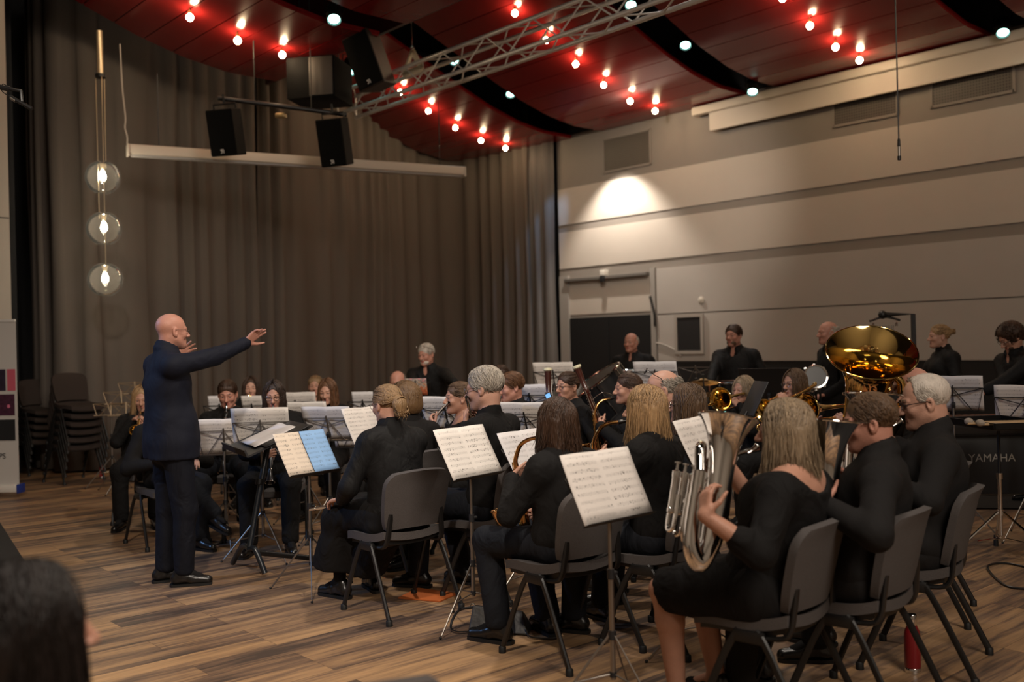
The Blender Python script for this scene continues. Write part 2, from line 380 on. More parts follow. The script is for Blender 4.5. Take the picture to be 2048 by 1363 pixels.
def head_prims(T, R3, s, fem=False, fat=1.0):
    c = lambda x, y, z: T @ V((x*s, y*s, z*s)); E = lambda p, r, k=0.02, op='u': ell(c(*p), [q*s for q in r], R3, k*s, op)
    K = lambda a, b, ra, rb, k=0.015, op='u': cap(c(*a), c(*b), ra*s, rb*s, k*s, op)
    j = 0.9 if fem else 1.0
    P = [E((0, -.012, .036), (.0755, .097, .081)), E((0, .022, -.025), (.063*fat, .070, .080), 0.03), K((0, .062, -.09), (0, .058, -.092), .026*j, .026*j, .03)]
    for x in (-1, 1):
        P += [K((x*.052*j*fat, -.002, -.055), (x*.016, .06, -.094), .02*j, .018*j, .03), E((x*.037, .062, -.026), (.024, .022, .022), .02),
              K((x*.012, .086, .021), (x*.043, .074, .019), .0105, .009, .012)]
    P += [K((0, .09, .006), (0, .113, -.031), .0075, .0125*j, .012), E((-.010, .101, -.036), (.0085, .0085, .007), .008), E((.010, .101, -.036), (.0085, .0085, .007), .008)]
    for x in (-1, 1): P += [E((x*.031, .096, .001), (.0175, .017, .0115), .012, 's')]
    for x in (-1, 1): P += [K((x*.017, .0865, .0085), (x*.044, .0815, .0065), .0068, .0058, .004), K((x*.019, .0845, -.0095), (x*.043, .080, -.0075), .0052, .0048, .004)]
    P += [K((-.019, .083, -.0585), (.019, .083, -.0585), .0065, .0065, .008), K((-.016, .084, -.0695), (.016, .084, -.0695), .007, .007, .008), E((0, .083, -.1), (.015, .012, .013), .02)]
    for x in (-1, 1):
        P += [E((x*.079, -.012, -.006), (.011, .019, .032), .008), E((x*.088, -.006, -.004), (.008, .009, .017), .006, 's'), E((x*.077, -.006, -.032), (.008, .009, .01), .006)]
    return P
def eyes(mb, T, R3, s, m0):
    for x in (-1, 1):
        e = T @ V((x*.031*s, .0775*s, .001*s)); mb.ball(e, .0118*s, 10, m0, R3)
        mb.ball(T @ V((x*.031*s, .0858*s, .0*s)), (.0058*s, .0042*s, .0058*s), 8, m0+1, R3)
def smooth_path(P, n):
    P = [npv(p) for p in P]; out = []
    m = len(P)-1
    for i in range(n+1):
        t = i/n*m; k = min(int(t), m-1); u = t-k
        p0, p1, p2, p3 = P[max(k-1, 0)], P[k], P[k+1], P[min(k+2, m)]
        out.append(0.5*((2*p1)+(p2-p0)*u+(2*p0-5*p1+4*p2-p3)*u*u+(3*p1-p0-3*p2+p3)*u**3))
    return [V(p) for p in out]
def lock_mesh(mb, paths, r0, mats_idx):
    """paths (n, s, 3): tapered three-sided locks"""
    P = np.asarray(paths, float); n, s, _ = P.shape
    t = np.zeros_like(P); t[:, 1:-1] = P[:, 2:]-P[:, :-2]; t[:, 0] = P[:, 1]-P[:, 0]; t[:, -1] = P[:, -1]-P[:, -2]
    t /= np.maximum(np.linalg.norm(t, axis=2, keepdims=True), 1e-9)
    ref = np.tile(np.array([0.31, 0.47, 0.83]), (n, s, 1)); x = np.cross(t, ref); x /= np.maximum(np.linalg.norm(x, axis=2, keepdims=True), 1e-9); y = np.cross(t, x)
    w = r0*np.interp(np.linspace(0, 1, s), [0, .12, .7, 1], [0.6, 1, 0.85, 0.12])[None, :, None]
    V3 = np.stack([P+(x*math.cos(a)+y*math.sin(a))*w for a in (0, 2.094, 4.189)], 2)
    base = np.arange(n*s*3).reshape(n, s, 3); F_ = []; M_ = []
    for k in range(3):
        q = np.stack([base[:, :-1, k], base[:, :-1, (k+1) % 3], base[:, 1:, (k+1) % 3], base[:, 1:, k]], -1).reshape(-1, 4); F_.append(q)
        M_.append(np.repeat(mats_idx, s-1))
    mb.arr(V3.reshape(-1, 3), np.concatenate(F_), np.concatenate(M_))
def hair(name, style, color, T, R3, s, parent, seed, detail=1.0, length=0.2, h=0.008, neck=None):
    r = np.random.RandomState(seed); mb = MB(); hm = hairmats(color)
    c = lambda x, y, z: T @ V((x*s, y*s, z*s)); E = lambda p, q, k=0.02, op='u': ell(c(*p), [v*s for v in q], R3, k*s, op)
    Tn = np.array(T); Rm = np.array(R3)
    def tw(p): return (p*s) @ Rm.T + Tn[:3, 3]
    ctr = np.array([0, -.014, .036]); rad = np.array([.0755, .097, .081])
    def sph(d, off): return ctr+d*(rad+off)
    S = 9
    face_cut = [E((0, .118, -.035), (.066, .062, .098), .015, 's')]
    if style == 'fringe':
        P = [E((0, -.014, .02), (.0815, .101, .07)), E((0, .06, .07), (.11, .125, .085), .02, 's'), E((0, .12, -.03), (.12, .125, .09), .01, 's'), half(c(0, 0, -.055), R3 @ V((0, 0, -1)))]
        v, f = sdf(P, h*0.8); mb.arr(v, f); n = int(900*detail)
        az = r.uniform(1.35, 2*PI-1.35, n); th = r.uniform(1.15, 1.9, n); dirs = np.stack([np.sin(th)*np.sin(az), np.sin(th)*np.cos(az), np.cos(th)], -1)
        pp = np.stack([sph(dirs, 0.005+0.003*t)+np.array([0, -0.02, -0.02])*t for t in np.linspace(0, 1, S)], 1)
        lock_mesh(mb, tw(pp), 0.0017*s, r.randint(0, 3, n))
        return mb.build(name, hm, parent, angle=0)
    if style == 'beard':
        P = [E((0, .044, -.078), (.055, .051, .040)), E((0, .062, -.048), (.03, .035, .009), .01), E((0, .1, -.064), (.024, .03, .012), .006, 's'), E((0, -.03, -.03), (.2, .045, .2), .01, 's'), half(c(0, 0, -.038), R3 @ V((0, -.3, 1)))]
        v, f = sdf(P, h*0.7, lambda x, y, z: 0.0015*np.sin(x*400)*np.sin(z*350+y*200)); mb.arr(v, f)
        return mb.build(name, hm, parent, angle=0)
    base = [E((0, -.018, .04), (.083, .105, .089))]
    if style in ('long', 'bob', 'longopen'):
        L = length/s
        base += [cap(c(0, -.075, .02), c(0, -.078, -L*.55), .052*s, .05*s, .03*s)]
        for x in (-1, 1): base += [cap(c(x*.062, -.01, .02), c(x*.072, -.012, -L*.5), .03*s, .026*s, .03*s), cap(c(x*.05, -.055, .0), c(x*.062, -.06, -L*.62), .042*s, .036*s, .03*s)]
        cut = [E((0, .120, -.04), (.064, .078, .128), .015, 's')]
    elif style == 'short': cut = [E((0, .125, -.038), (.085, .064, .118), .015, 's'), half(c(0, 0, -.05), R3 @ V((0, .25, -1))), E((.09, 0, -.045), (.03, .05, .045), .01, 's'), E((-.09, 0, -.045), (.03, .05, .045), .01, 's')]
    elif style == 'thin': cut = [E((0, .105, .025), (.078, .085, .12), .02, 's'), half(c(0, 0, -.055), R3 @ V((0, .25, -1))), E((.09, 0, -.045), (.03, .05, .045), .01, 's'), E((-.09, 0, -.045), (.03, .05, .045), .01, 's')]
    else: cut = [E((0, .125, -.035), (.078, .068, .118), .015, 's'), half(c(0, 0, -.07), R3 @ V((0, .2, -1))), E((.088, .012, -.03), (.03, .028, .05), .01, 's'), E((-.088, .012, -.03), (.03, .028, .05), .01, 's')]
    if style == 'bun': base += [E((.0, -.128, -.018), (.05, .04, .055), .015), E((0.0, -.118, -.065), (.038, .034, .045), .02)]
    if style == 'tail': base += [E((0, -.122, .05), (.03, .03, .03), .02)]
    if style == 'curly': base += [E((0, -.03, .03), (.104, .115, .105)), E((0, -.09, -.03), (.085, .06, .08))]
    v, f = sdf(base+cut, h, lambda x, y, z: 0.0012*np.sin(x*310+3*np.sin(z*30))); mb.arr(v, f)
    if detail > 0:
        if style in ('long', 'bob', 'longopen'):
            n = int(1300*detail); az = r.uniform(0.62, 2*PI-0.62, n); px = np.where(az < PI, 1, -1)
            y0 = r.uniform(-.09, .055, n); L = length*(1+r.uniform(-.28, .08, n)); pts = []
            dend = np.stack([np.sin(az), np.cos(az), np.full(n, -0.25)], -1); dend /= np.linalg.norm(dend, axis=1)[:, None]
            d0 = np.stack([px*r.uniform(.02, .16, n), y0/.1, np.full(n, .95)], -1); d0 /= np.linalg.norm(d0, axis=1)[:, None]
            off = r.uniform(.013, .024, n)[:, None]
            for t in np.linspace(0, 1, 6):
                d = d0*(1-t)+dend*t; d /= np.linalg.norm(d, axis=1)[:, None]; pts.append(tw(sph(d, off+0.004*math.sin(t*PI))))
            e = pts[-1]; out = np.array([Rm @ q for q in (dend*np.array([1, 1, 0]))]); ph = r.uniform(0, 6, n); wv = r.uniform(.0, .017, n)
            flick = r.uniform(-.012, .03, n) if style != 'bob' else r.uniform(-.02, .012, n)
            Lh = np.maximum(L-0.06*s, .02)
            for t in np.linspace(0, 1, 8)[1:]:
                pts.append(e+out*(0.008*math.sin(min(t, .6)*PI)+flick*t*t-0.012*t)[:, None]+np.stack([np.sin(ph+t*5)*wv*t, np.cos(ph*1.7+t*4)*wv*t, -Lh*t], -1))
            A = np.stack(pts, 1)
            for _ in range(4): A[:, 1:-1] = A[:, 1:-1]*.5+(A[:, :-2]+A[:, 2:])*.25
            lock_mesh(mb, A, 0.0034*s, r.randint(0, 3, n))
        elif style in ('bun', 'tail'):
            n = int(620*detail); az = r.uniform(0, 2*PI, n); th = r.uniform(0.9, 1.75, n); th = np.where((az < .9) | (az > 2*PI-.9), r.uniform(.75, .95, n), th)
            d0 = np.stack([np.sin(th)*np.sin(az), np.sin(th)*np.cos(az), np.cos(th)], -1); b = np.array([0, -.97, -.3 if style == 'bun' else .12]); b = b/np.linalg.norm(b); pts = []
            for t in np.linspace(0, 1, S):
                d = d0*(1-t)+b*t; d /= np.maximum(np.linalg.norm(d, axis=1)[:, None], 1e-6); pts.append(tw(sph(d, (r.uniform(.008, .011, n)+.003*math.sin(t*PI))[:, None])))
            lock_mesh(mb, np.stack(pts, 1), 0.0032*s, r.randint(0, 3, n))
            bc = np.array([0, -.128, -.028]) if style == 'bun' else np.array([0, -.142, .05]); n2 = int(90*detail); pts = []; a0 = r.uniform(0, 6.3, n2); rr = r.uniform(.022, .05, n2) if style == 'bun' else r.uniform(.01, .03, n2); tl = r.normal(0, .5, (n2, 3))
            for t in np.linspace(0, 1, S):
                a = a0+t*2.6; q = np.stack([np.cos(a)*rr, np.sin(a)*rr*tl[:, 0]*0.8-.012*tl[:, 2], np.sin(a)*rr*1.1], -1)+bc
                if style == 'tail': q = bc+np.stack([np.cos(a0)*rr*(1-t), -t*.03-0*rr, np.sin(a0)*rr*(1-.4*t)+t*(.012*tl[:, 1])], -1)
                pts.append(tw(q))
            lock_mesh(mb, np.stack(pts, 1), 0.0055*s, r.randint(0, 3, n2))
            if style == 'bun':
                n3 = int(26*detail); a0 = r.uniform(-1, 1, n3); q0 = np.stack([a0*.05, np.full(n3, -.12), r.uniform(-.09, -.02, n3)], -1); e = np.stack([a0*.05+r.normal(0, .012, n3), -.13-r.uniform(0, .03, n3), q0[:, 2]-r.uniform(.02, .055, n3)], -1)
                lock_mesh(mb, np.stack([tw(q0+(e-q0)*t+np.array([0, -.02, 0])*math.sin(t*PI)) for t in np.linspace(0, 1, S)], 1), 0.0035*s, r.randint(0, 3, n3))
        elif style == 'curly':
            n = int(520*detail); az = r.uniform(.75, 2*PI-.75, n); th = r.uniform(.0, 2.1, n); d = np.stack([np.sin(th)*np.sin(az), np.sin(th)*np.cos(az), np.cos(th)], -1); ph = r.uniform(0, 6, n); pts = []
            t1 = np.cross(d, [0.2, .3, .9]); t1 /= np.linalg.norm(t1, axis=1)[:, None]; t2 = np.cross(d, t1)
            for t in np.linspace(0, 1, S): pts.append(tw(sph(d, (.01+.03*t*np.ones(n))[:, None])+(t1*np.cos(ph+t*7)[:, None]+t2*np.sin(ph+t*7)[:, None])*.012+np.array([0, 0, -.02])*t*t))
            lock_mesh(mb, np.stack(pts, 1), 0.0042*s, r.randint(0, 3, n))
        else:
            n = int(1500*detail); az = r.uniform(0, 2*PI, n); fr = (np.abs((az+PI) % (2*PI)-PI) < .75); th = np.where(fr, r.uniform(.05, .78, n), r.uniform(.05, 1.75, n))
            if style == 'thin': ok = ~((np.abs((az+PI) % (2*PI)-PI) < 1.0) & (th > .35)); az, th, n = az[ok], th[ok], int(ok.sum())
            d = np.stack([np.sin(th)*np.sin(az), np.sin(th)*np.cos(az), np.cos(th)], -1); side = np.where(d[:, 0] > 0, 1, -1); pts = []; ln = length*(0.8+.4*r.rand(n))
            flow = np.stack([side*.5+r.normal(0, .13, n), -.45+r.normal(0, .13, n), -.6*np.ones(n)], -1); flow -= d*(flow*d).sum(1)[:, None]; flow /= np.maximum(np.linalg.norm(flow, axis=1)[:, None], 1e-6)
            for t in np.linspace(0, 1, S):
                q = sph(d, np.full((n, 1), .004))+flow*(ln*t)[:, None]; dd = (q-ctr)/rad; m = np.linalg.norm(dd, axis=1)[:, None]
                q = ctr+dd/m*(rad+.006+(.003 if style == 'thin' else .009)*math.sin(t*2.2)*min(1.0, length/.05)); pts.append(tw(q))
            lock_mesh(mb, np.stack(pts, 1), (0.0014 if style == 'thin' else 0.0021)*s, r.randint(0, 3, n))
    return mb.build(name, hm, parent, angle=0)
def spectacles(T, s, parent, m=GLASS, up=0.0, thin=False, tilt=0.0):
    mb = MB(); r = .0013 if thin else .0022; A = Matrix.Translation((0, 0, up)) @ Matrix.Rotation(tilt, 4, 'X')
    c = lambda x, y, z: T @ (A @ V((x*s, y*s, z*s)))
    for x in (-1, 1):
        mb.tube([c(x*(.032+.0225*math.cos(a)), .103-.006*abs(math.cos(a)+.3), .001+.0175*math.sin(a)) for a in [2*PI*i/16 for i in range(16)]], r*s, 5, closed=True)
        mb.tube([c(x*.054, .098, .006), c(x*.074, .075, .007), c(x*.083, .0, .008), c(x*.083, -.02, -.004)], r*s, 5)
    mb.tube([c(-.01, .106, .004), c(0, .109, .007), c(.01, .106, .004)], r*s, 5)
    return mb.build('glasses', m, parent)
PEOPLE = []
def person(hx, hy, d, a, label, top=BLACK, bot=BLACK, sex='m', hairs=(('short', 'brown', {}),), pose='sit', hs=1.0, lean=0.0, slouch=0.0, bulk=1.0, hyaw=0.0, hpitch=0.0, hroll=0.0,
           tone='pale', collar='shirt', hands=None, legs=None, cuff=1.0, skirt=None, glasses=None, res=0.016, detail=0.6, hem=None, seatz=0.46, elbow_out=None, headz=None, group=None, beard=None, hres=0.0062, shw=None, fat=1.0, toe=None, twist=0.0):
    fem = sex == 'f'; s = hs*(0.95 if fem else 1.0)
    Hw = W(hx, hy, d); hz = Hw.z
    sw = shw or (0.165 if fem else 0.188)*(0.5+0.5*bulk)
    rz = rotz(a); Rz = Matrix.Rotation(rz, 3, 'Z')
    ph = seatz+0.085 if pose == 'sit' else min(0.93, hz*0.545)
    off = V((0, lean, 0)); loc = Hw-Rz @ off; loc.z = 0
    body = None; inv = Matrix.Translation(-loc); inv = Rz.inverted().to_4x4() @ inv
    toL = lambda p: inv @ V(p)
    Hc = V((0, lean, hz)); R3 = Matrix.Rotation(math.radians(-hyaw), 3, 'Z') @ Matrix.Rotation(math.radians(-hpitch), 3, 'X') @ Matrix.Rotation(math.radians(hroll), 3, 'Y')
    T = M4(Hc, R3)
    mouth = T @ V((0, .098*s, -.064*s)); fwd = R3 @ V((0, 1, 0))
    P0 = V((0, 0 if pose == 'sit' else -0.0, ph+0.02)); N = Hc+V((0, -.045, -.165*s)) + (R3 @ V((0, .0, -.0)))
    up = (N-P0); Lt = up.length; up.normalize(); bk = V((0, -slouch, 0))
    B = P0+(N-P0)*.34+bk*.8; Cc = P0+(N-P0)*.66+bk; Rt = frame(up, V((0, 1, 0)) if True else None); 
    Rt = Matrix((V((1, 0, 0)), up.cross(V((1, 0, 0))), up)).transposed()
    tw_ = Matrix.Rotation(math.radians(-twist), 3, 'Z')
    sh = [N+tw_ @ V((x*sw, -.012, -.062)) for x in (-1, 1)]
    arms = []
    hands = hands or {}
    for i, x in enumerate((-1, 1)):
        hd = hands.get('L' if x < 0 else 'R')
        if hd is None: hd = dict(p=V((x*.12, .26+lean*.3, ph+.12)) if pose == 'sit' else V((x*.27, .06, ph-.06)), f=(-x*.35, .9, -.2) if pose == 'sit' else (0, .15, -1), n=(0, -.2, -1) if pose == 'sit' else (-x, 0, 0), curl=.35)
        wp = toL(hd['w']) if 'w' in hd else V(hd['p']); f = V(hd.get('f', (0, 1, 0))); n = V(hd.get('n', (0, 0, -1)))
        if hd.get('wf'): f = Rz.inverted() @ f; n = Rz.inverted() @ n
        wp = wp-f.normalized()*hd.get('back', 0.07)
        ua, fa = (0.27, 0.245) if fem else (0.295, 0.26)
        el, wr = ik(sh[i], wp, ua, fa, hd.get('pole', (x*.6, -.12, -.85)))
        arms.append((sh[i], el, wr, f, n, hd))
    # legs
    lg = []
    legs = legs or {}
    for i, x in enumerate((-1, 1)):
        L = legs.get('L' if x < 0 else 'R', {})
        hip = V((x*.09*bulk, .0, ph))
        if pose == 'sit':
            kn = V(L['k']) if 'k' in L else V((x*legs.get('spread', .15), .43, seatz+.05)); an = V(L['a']) if 'a' in L else V((x*legs.get('spread', .15)*.95, .43+legs.get('fwd', .03), .095))
        else:
            kn = V(L['k']) if 'k' in L else V((x*.105, .03, .5)); an = V(L['a']) if 'a' in L else V((x*.11, -.02, .095))
        lg.append((hip, kn, an, V(L.get('t', (x*.25, 1, -.05)))))
    # ---- body: one skin mesh (head, hands, limbs)
    sk, lip = skin(tone); mb = MB(); bl = bulk
    tors = [ell(P0, (.165*bl, .125*bl, .13), Rt, .05), ell(B, (.150*bl, .112*bl, .17), Rt, .06), ell(Cc, (.165*bl, .115*bl, .19), Rt, .06), cap(sh[0], sh[1], .058, .058, .06), cap(N+V((0, 0, .02)), sh[0]+V((.04, 0, .012)), .045, .045, .05), cap(N+V((0, 0, .02)), sh[1]-V((.04, 0, .012)), .045, .045, .05)]
    if fem: tors += [ell(Cc+Rt @ V((x*.075, .085, .01)), (.07, .06, .075), Rt, .04) for x in (-1, 1)]
    nk = cap(Hc+R3 @ V((0, -.03*s, -.05*s)), N+V((0, .005, -.02)), .049*s if fem else .057*s*(.5+.5*fat), (.052 if fem else .060)*(.75+.25*bl), .03)
    armp = []
    for q in arms: armp += [cap(q[0], q[1], .05*(.6+.4*bl), .042, .03), cap(q[1], q[2], .042, .029, .02)]
    legp = []
    for q in lg: legp += [cap(q[0], q[1], .082*(.5+.5*bl), .06, .03), cap(q[1], q[1]+(q[2]-q[1])*.3-V((0, .012, 0)), .055, .058, .02), cap(q[1]+(q[2]-q[1])*.3-V((0, .012, 0)), q[2], .058, .036, .02), cap(q[2], q[2]+V((q[3].x, q[3].y, 0)).normalized()*.12-V((0, 0, .05)), .036, .025, .02)]
    v, f = sdf(tors+[nk]+armp+legp, res*1.25 if not skirt == 'knee' else .011); fz = v[f][:, :, 2].mean(1); mb.arr(v, f, np.where(fz < (ph+.1 if skirt == 'long' else (0 if skirt else .35)), 5, 0))
    hp = head_prims(T, R3, s, fem, fat)+[nk]
    v, f = sdf(hp, hres)
    loc_h = ((v-npv(Hc)) @ np.array(R3))/s; fc = loc_h[f].mean(1); fm = np.zeros(len(f), int)
    fm[(np.abs(fc[:, 0]) < .021) & (fc[:, 1] > .08) & (fc[:, 2] < -.052) & (fc[:, 2] > -.077)] = 1
    fm[(np.abs(fc[:, 0]) < .046) & (np.abs(fc[:, 0]) > .012) & (fc[:, 1] > .07) & (fc[:, 2] < .0295) & (fc[:, 2] > .0235)] = 4
    mb.arr(v, f, fm)
    eyes(mb, T, R3, s, 2)
    for i, q in enumerate(arms):
        hd = q[5]; hp2 = hand(q[2], q[3], q[4], i == 1, hd.get('curl', .5), hd.get('spread', .12), s*.98, hd.get('thumb', .5))+[cap(q[1]+(q[2]-q[1])*.6, q[2], .034, .0275, .015)]
        v, f = sdf(hp2, hd.get('h', .0058)); mb.arr(v, f, 0)
    brow = hairmats(hairs[0][1] if hairs and HAIRC[hairs[0][1]][0] < .3 else 'ashblond')[1]
    body = mb.build('person', [sk, lip, EYEW, IRIS, brow, BLACK], None, angle=0)
    body.location = loc; body.rotation_euler = (0, 0, rz); tag(body, label, 'person', group)
    # ---- clothes
    sd = int(abs(hx)*7+hy); dz = folds(sd, .0075); g = .014
    tp = [ell(P0+V((0, 0, .02)), (.178*bl+g, .135*bl+g, .13), Rt, .06), ell(B, (.156*bl+g, .118*bl+g, .17), Rt, .06), ell(Cc, (.168*bl+g, .118*bl+g, .19), Rt, .06), cap(sh[0], sh[1], .066, .066, .06)]
    if fem: tp += [ell(Cc+Rt @ V((x*.075, .085, .01)), (.07+g, .06+g, .075+g), Rt, .04) for x in (-1, 1)]
    scoop = collar == 'scoop'
    if not scoop: tp += [cap(N+V((0, 0, .012)), sh[0]+V((.03, 0, .012)), .055, .056, .05), cap(N+V((0, 0, .012)), sh[1]-V((.03, 0, .012)), .055, .056, .05)]
    if hem: tp += [cap(P0+V((x*.065*bl, y*.02, .12)), P0+V((x*.075*bl, y*.03-.005, -hem)), .112*bl, .110*bl, .05) for x in (-1, 1) for y in (-1, 1)]+[half(P0-V((0, 0, hem*.72)), (0, 0, -1))]
    for q in arms:
        we = q[1]+(q[2]-q[1])*cuff
        tp += [cap(q[0], q[1], .06*(.55+.45*bl)+.004, .056, .035), cap(q[1], we, .056, .041 if cuff > .8 else .052, .02)]
    if collar == 'shirt': tp += [tor(N+V((0, .012, .034)), V((0, .38, 1)), .067*(.6+.4*bl), .016, .012), tor(N+V((0, .010, .058)), V((0, .38, 1)), .063*(.6+.4*bl), .012, .012)]
    elif collar == 'turtle': tp += [tor(N+V((0, .012, .04)), V((0, .25, 1)), .052*(.6+.4*bl), .019, .012), tor(N+V((0, .016, .06)), V((0, .25, 1)), .05*(.6+.4*bl), .014, .012)]
    elif collar == 'jacket': tp += [tor(N+V((0, .014, .03)), V((0, .4, 1)), .07*(.6+.4*bl), .019, .012), tor(N+V((0, .012, .055)), V((0, .4, 1)), .064*(.6+.4*bl), .012, .01), tor(N+V((0, .012, .076)), V((0, .4, 1)), .060*(.6+.4*bl), .010, .01)]
    elif collar == 'crew': tp += [tor(N+V((0, .012, .025)), V((0, .4, 1)), .068*(.6+.4*bl), .015, .012)]
    if collar == 'shirt' and not fem: tp += [ell(N+V((0, .085, -.005)), (.024, .06, .075), None, .008, 's')]
    tp += [cap(N-V((0, -.01, .03)), Hc+R3 @ V((0, -.03*s, 0)), .049 if not scoop else .06, .051, .004, 's')]
    if scoop: tp += [ell(N+V((0, -.02, .01)), (.122, .15, .105), None, .012, 's')]
    if pose != 'sit' and not hem: tp += [half(P0-V((0, 0, .07)), (0, 0, -1))]
    v, f = sdf(tp, res, dz); nm = {'jacket': 'jacket', 'turtle': 'jumper', 'crew': 'jumper', 'scoop': 'blouse'}.get(collar, 'shirt')
    MB().arr(v, f).build(nm, top, body, angle=0)
    if skirt:
        sp_ = [ell(P0-V((0, 0, .02)), (.19*bl, .15*bl, .12), None, .06)]
        kz = lg[0][1].z; mid = (lg[0][1]+lg[1][1])*.5
        for q in lg: sp_ += [cap(q[0], q[1], .115*bl, .088, .07)]
        sp_ += [cap((lg[0][0]+lg[1][0])*.5, mid, .1*bl, .075, .07)]
        if skirt == 'long':
            for q in lg: sp_ += [cap(q[1], q[2]+V((0, .06, .06)), .095, .14, .08)]
            sp_ += [cap(mid, (lg[0][2]+lg[1][2])*.5+V((0, .0, .06)), .11, .16, .1), cap(P0-V((0, -.12, .1)), mid-V((0, .12, .3)), .1, .1, .1), half(V((0, 0, .10)), (0, .2, -1))]
        else: sp_ += [half(mid+V((0, -.01, 0)), (0, .9, -.55), .01)] if False else [half(V((0, lg[0][1].y-.01, kz)), (0, 1, -.35), .01)]
        v, f = sdf(sp_, res, folds(sd+5, .016 if skirt == 'long' else .008, 4)); MB().arr(v, f).build('skirt', bot, body, angle=0)
    else:
        lp = [ell(P0-V((0, 0, .03)), (.172*bl+.006, .135*bl, .12), None, .05)]
        for q in lg:
            lp += [cap(q[0], q[1], .094*(.5+.5*bl), .077, .04), cap(q[1], q[2]+(q[1]-q[2]).normalized()*.0+V((0, 0, .015)), .075, .062, .025), half(V((0, 0, .075)), (0, 0, -1), .004)]
        v, f = sdf(lp, res, folds(sd+9, .008)); MB().arr(v, f).build('trousers', bot, body, angle=0)
    # ---- shoes
    for q in lg:
        F_ = V((q[3].x, q[3].y, 0)).normalized(); A = q[2]; z = A.z-.095; R_ = Matrix((F_.cross(V((0, 0, 1))), F_, V((0, 0, 1)))).transposed(); e = V((A.x, A.y, max(z, 0)))
        pt = math.atan2(q[3].z+.05, 1.0); R_ = R_ @ Matrix.Rotation(pt, 3, 'X')
        k = lambda x, y, zz: e+R_ @ V((x, y, zz))
        sp_ = [cap(k(0, -.05, .05), k(0, .03, .055), .04, .037, .03), cap(k(0, .06, .042), k(0, .15, .03), .036, .033, .03), cap(k(0, -.03, .09), k(0, -.01, .075), .036, .04, .02), ('h', npv(k(0, 0, .012)), npv(R_ @ V((0, 0, -1))), 0, 0, .004, 'i')]
        v, f = sdf(sp_, max(.009, res*.6)); o = MB().arr(v, f).build('shoe', SHOE, body, angle=0)
        sm = MB(); pr = []
        for y, w in ((-.09, .018), (-.075, .034), (-.02, .036), (.04, .035), (.1, .041), (.15, .036), (.178, .02)): pr.append((y, w))
        out = [(w, y) for y, w in pr]+[(-w, y) for y, w in reversed(pr)]; nn = len(out)
        vv = [k(x, y, .001) for x, y in out]+[k(x, y, .018) for x, y in out]
        sm.arr(vv, [tuple(range(nn-1, -1, -1)), tuple(range(nn, 2*nn))]+[(i, (i+1) % nn, nn+(i+1) % nn, nn+i) for i in range(nn)]); sm.build('sole', SOLE, o)
    # ---- hair, glasses
    for st, co, kw in hairs or ():
        hair('beard' if st == 'beard' else 'hair', st, co, T, R3, s, body, sd, kw.get('detail', detail), kw.get('length', .05), max(.0065, hres*1.2))
    if glasses: spectacles(T, s, body, **glasses)
    inf = dict(o=body, loc=loc, a=a, rz=rz, mouth=body_mat(loc, rz) @ mouth, mw=body_mat(loc, rz), Hw=Hw, fwd=Rz @ fwd, hands=[body_mat(loc, rz) @ (q[2]+V(q[3]).normalized()*.075) for q in arms], T=body_mat(loc, rz) @ T, s=s, N=body_mat(loc, rz) @ N)
    PEOPLE.append(inf); return inf
def body_mat(loc, rz): return Matrix.Translation(loc) @ Matrix.Rotation(rz, 4, 'Z')
# ------------------------------------------------------------------ instruments (local +Z runs from the mouth end to the far end)
def along(A, B, up=None): return M4(A, frame(V(B)-V(A), up))
def flute(A, B, label, group='flutes being played'):
    L = (V(B)-V(A)).length; o = empty('flute', label=label, cat='flute', group=group, mw=along(A, B))
    MB().tube([(0, 0, .008), (0, 0, L*.34)], .0098, 12).build('head_joint', SILVER, o)
    MB().lathe([(.0098, 0), (.0105, .004), (.0105, .016), (.0098, .02)]).build('crown', SILVER, o)
    m = MB(); m.ball((0, .0095, .085), (.009, .004, .014), 10); m.build('lip_plate', SILVER, o)
    MB().tube([(0, 0, L*.33), (0, 0, L)], .0098, 12).build('body_tube', SILVER, o)
    k = MB()
    for i in range(12):
        z = L*.38+i*L*.047; k.lathe([(.0085, 0), (.0085, .003), (.0035, .0045)], (0, .0105, z), (0, 1, 0), 10)
    k.tube([(.009, .009, L*.36), (.009, .009, L*.93)], .0026, 6); k.tube([(-.009, .008, L*.5), (-.009, .008, L*.8)], .0022, 6)
    for z in (.34, .62, .9): k.torus((0, 0, L*z), (0, 0, 1), .0105, .002, 12, 5)
    k.build('keywork', NICK, o); return o
def clarinet(A, B, label, group='clarinets being played', bass=False):
    L = (V(B)-V(A)).length; o = empty('bass_clarinet' if bass else 'clarinet', label=label, cat='clarinet', group=group, mw=along(A, B))
    MB().lathe([(.006, 0), (.0095, .03), (.0125, .075), (.0125, .085)], n=12).build('mouthpiece', EBON, o)
    MB().lathe([(.0145, .012+.02), (.0145, .05)], n=12).build('ligature', NICK, o)
    MB().lathe([(.0125, .085), (.0165, .09), (.0165, .145), (.014, .15), (.0135, L-.11), (.0165, L-.105)], n=14).build('body_tube', EBON, o)
    MB().lathe([(.0165, L-.105), (.018, L-.075), (.024, L-.04), (.0375, L-.005), (.039, L), (.033, L-.004), (.02, L-.04)], n=18, cap=False).build('bell', EBON, o)
    k = MB()
    for z in (.088, .147, .33, L-.107): k.torus((0, 0, z), (0, 0, 1), .0165, .0022, 14, 5)
    k.torus((0, 0, L), (0, 0, 1), .0385, .0018, 18, 5)
    for i in range(9): k.lathe([(.007, 0), (.007, .003), (.003, .004)], (0, -.0155, .18+i*(L-.33)/9), (0, -1, 0), 9)
    for sx in (-1, 1): k.tube([(sx*.013, -.010, .17), (sx*.013, -.010, L-.15)], .0024, 5); k.tube([(sx*.013, -.01, L*.55), (sx*.024, -.006, L*.66), (sx*.024, .004, L*.72)], .0035, 5)
    k.build('keywork', NICK, o); return o
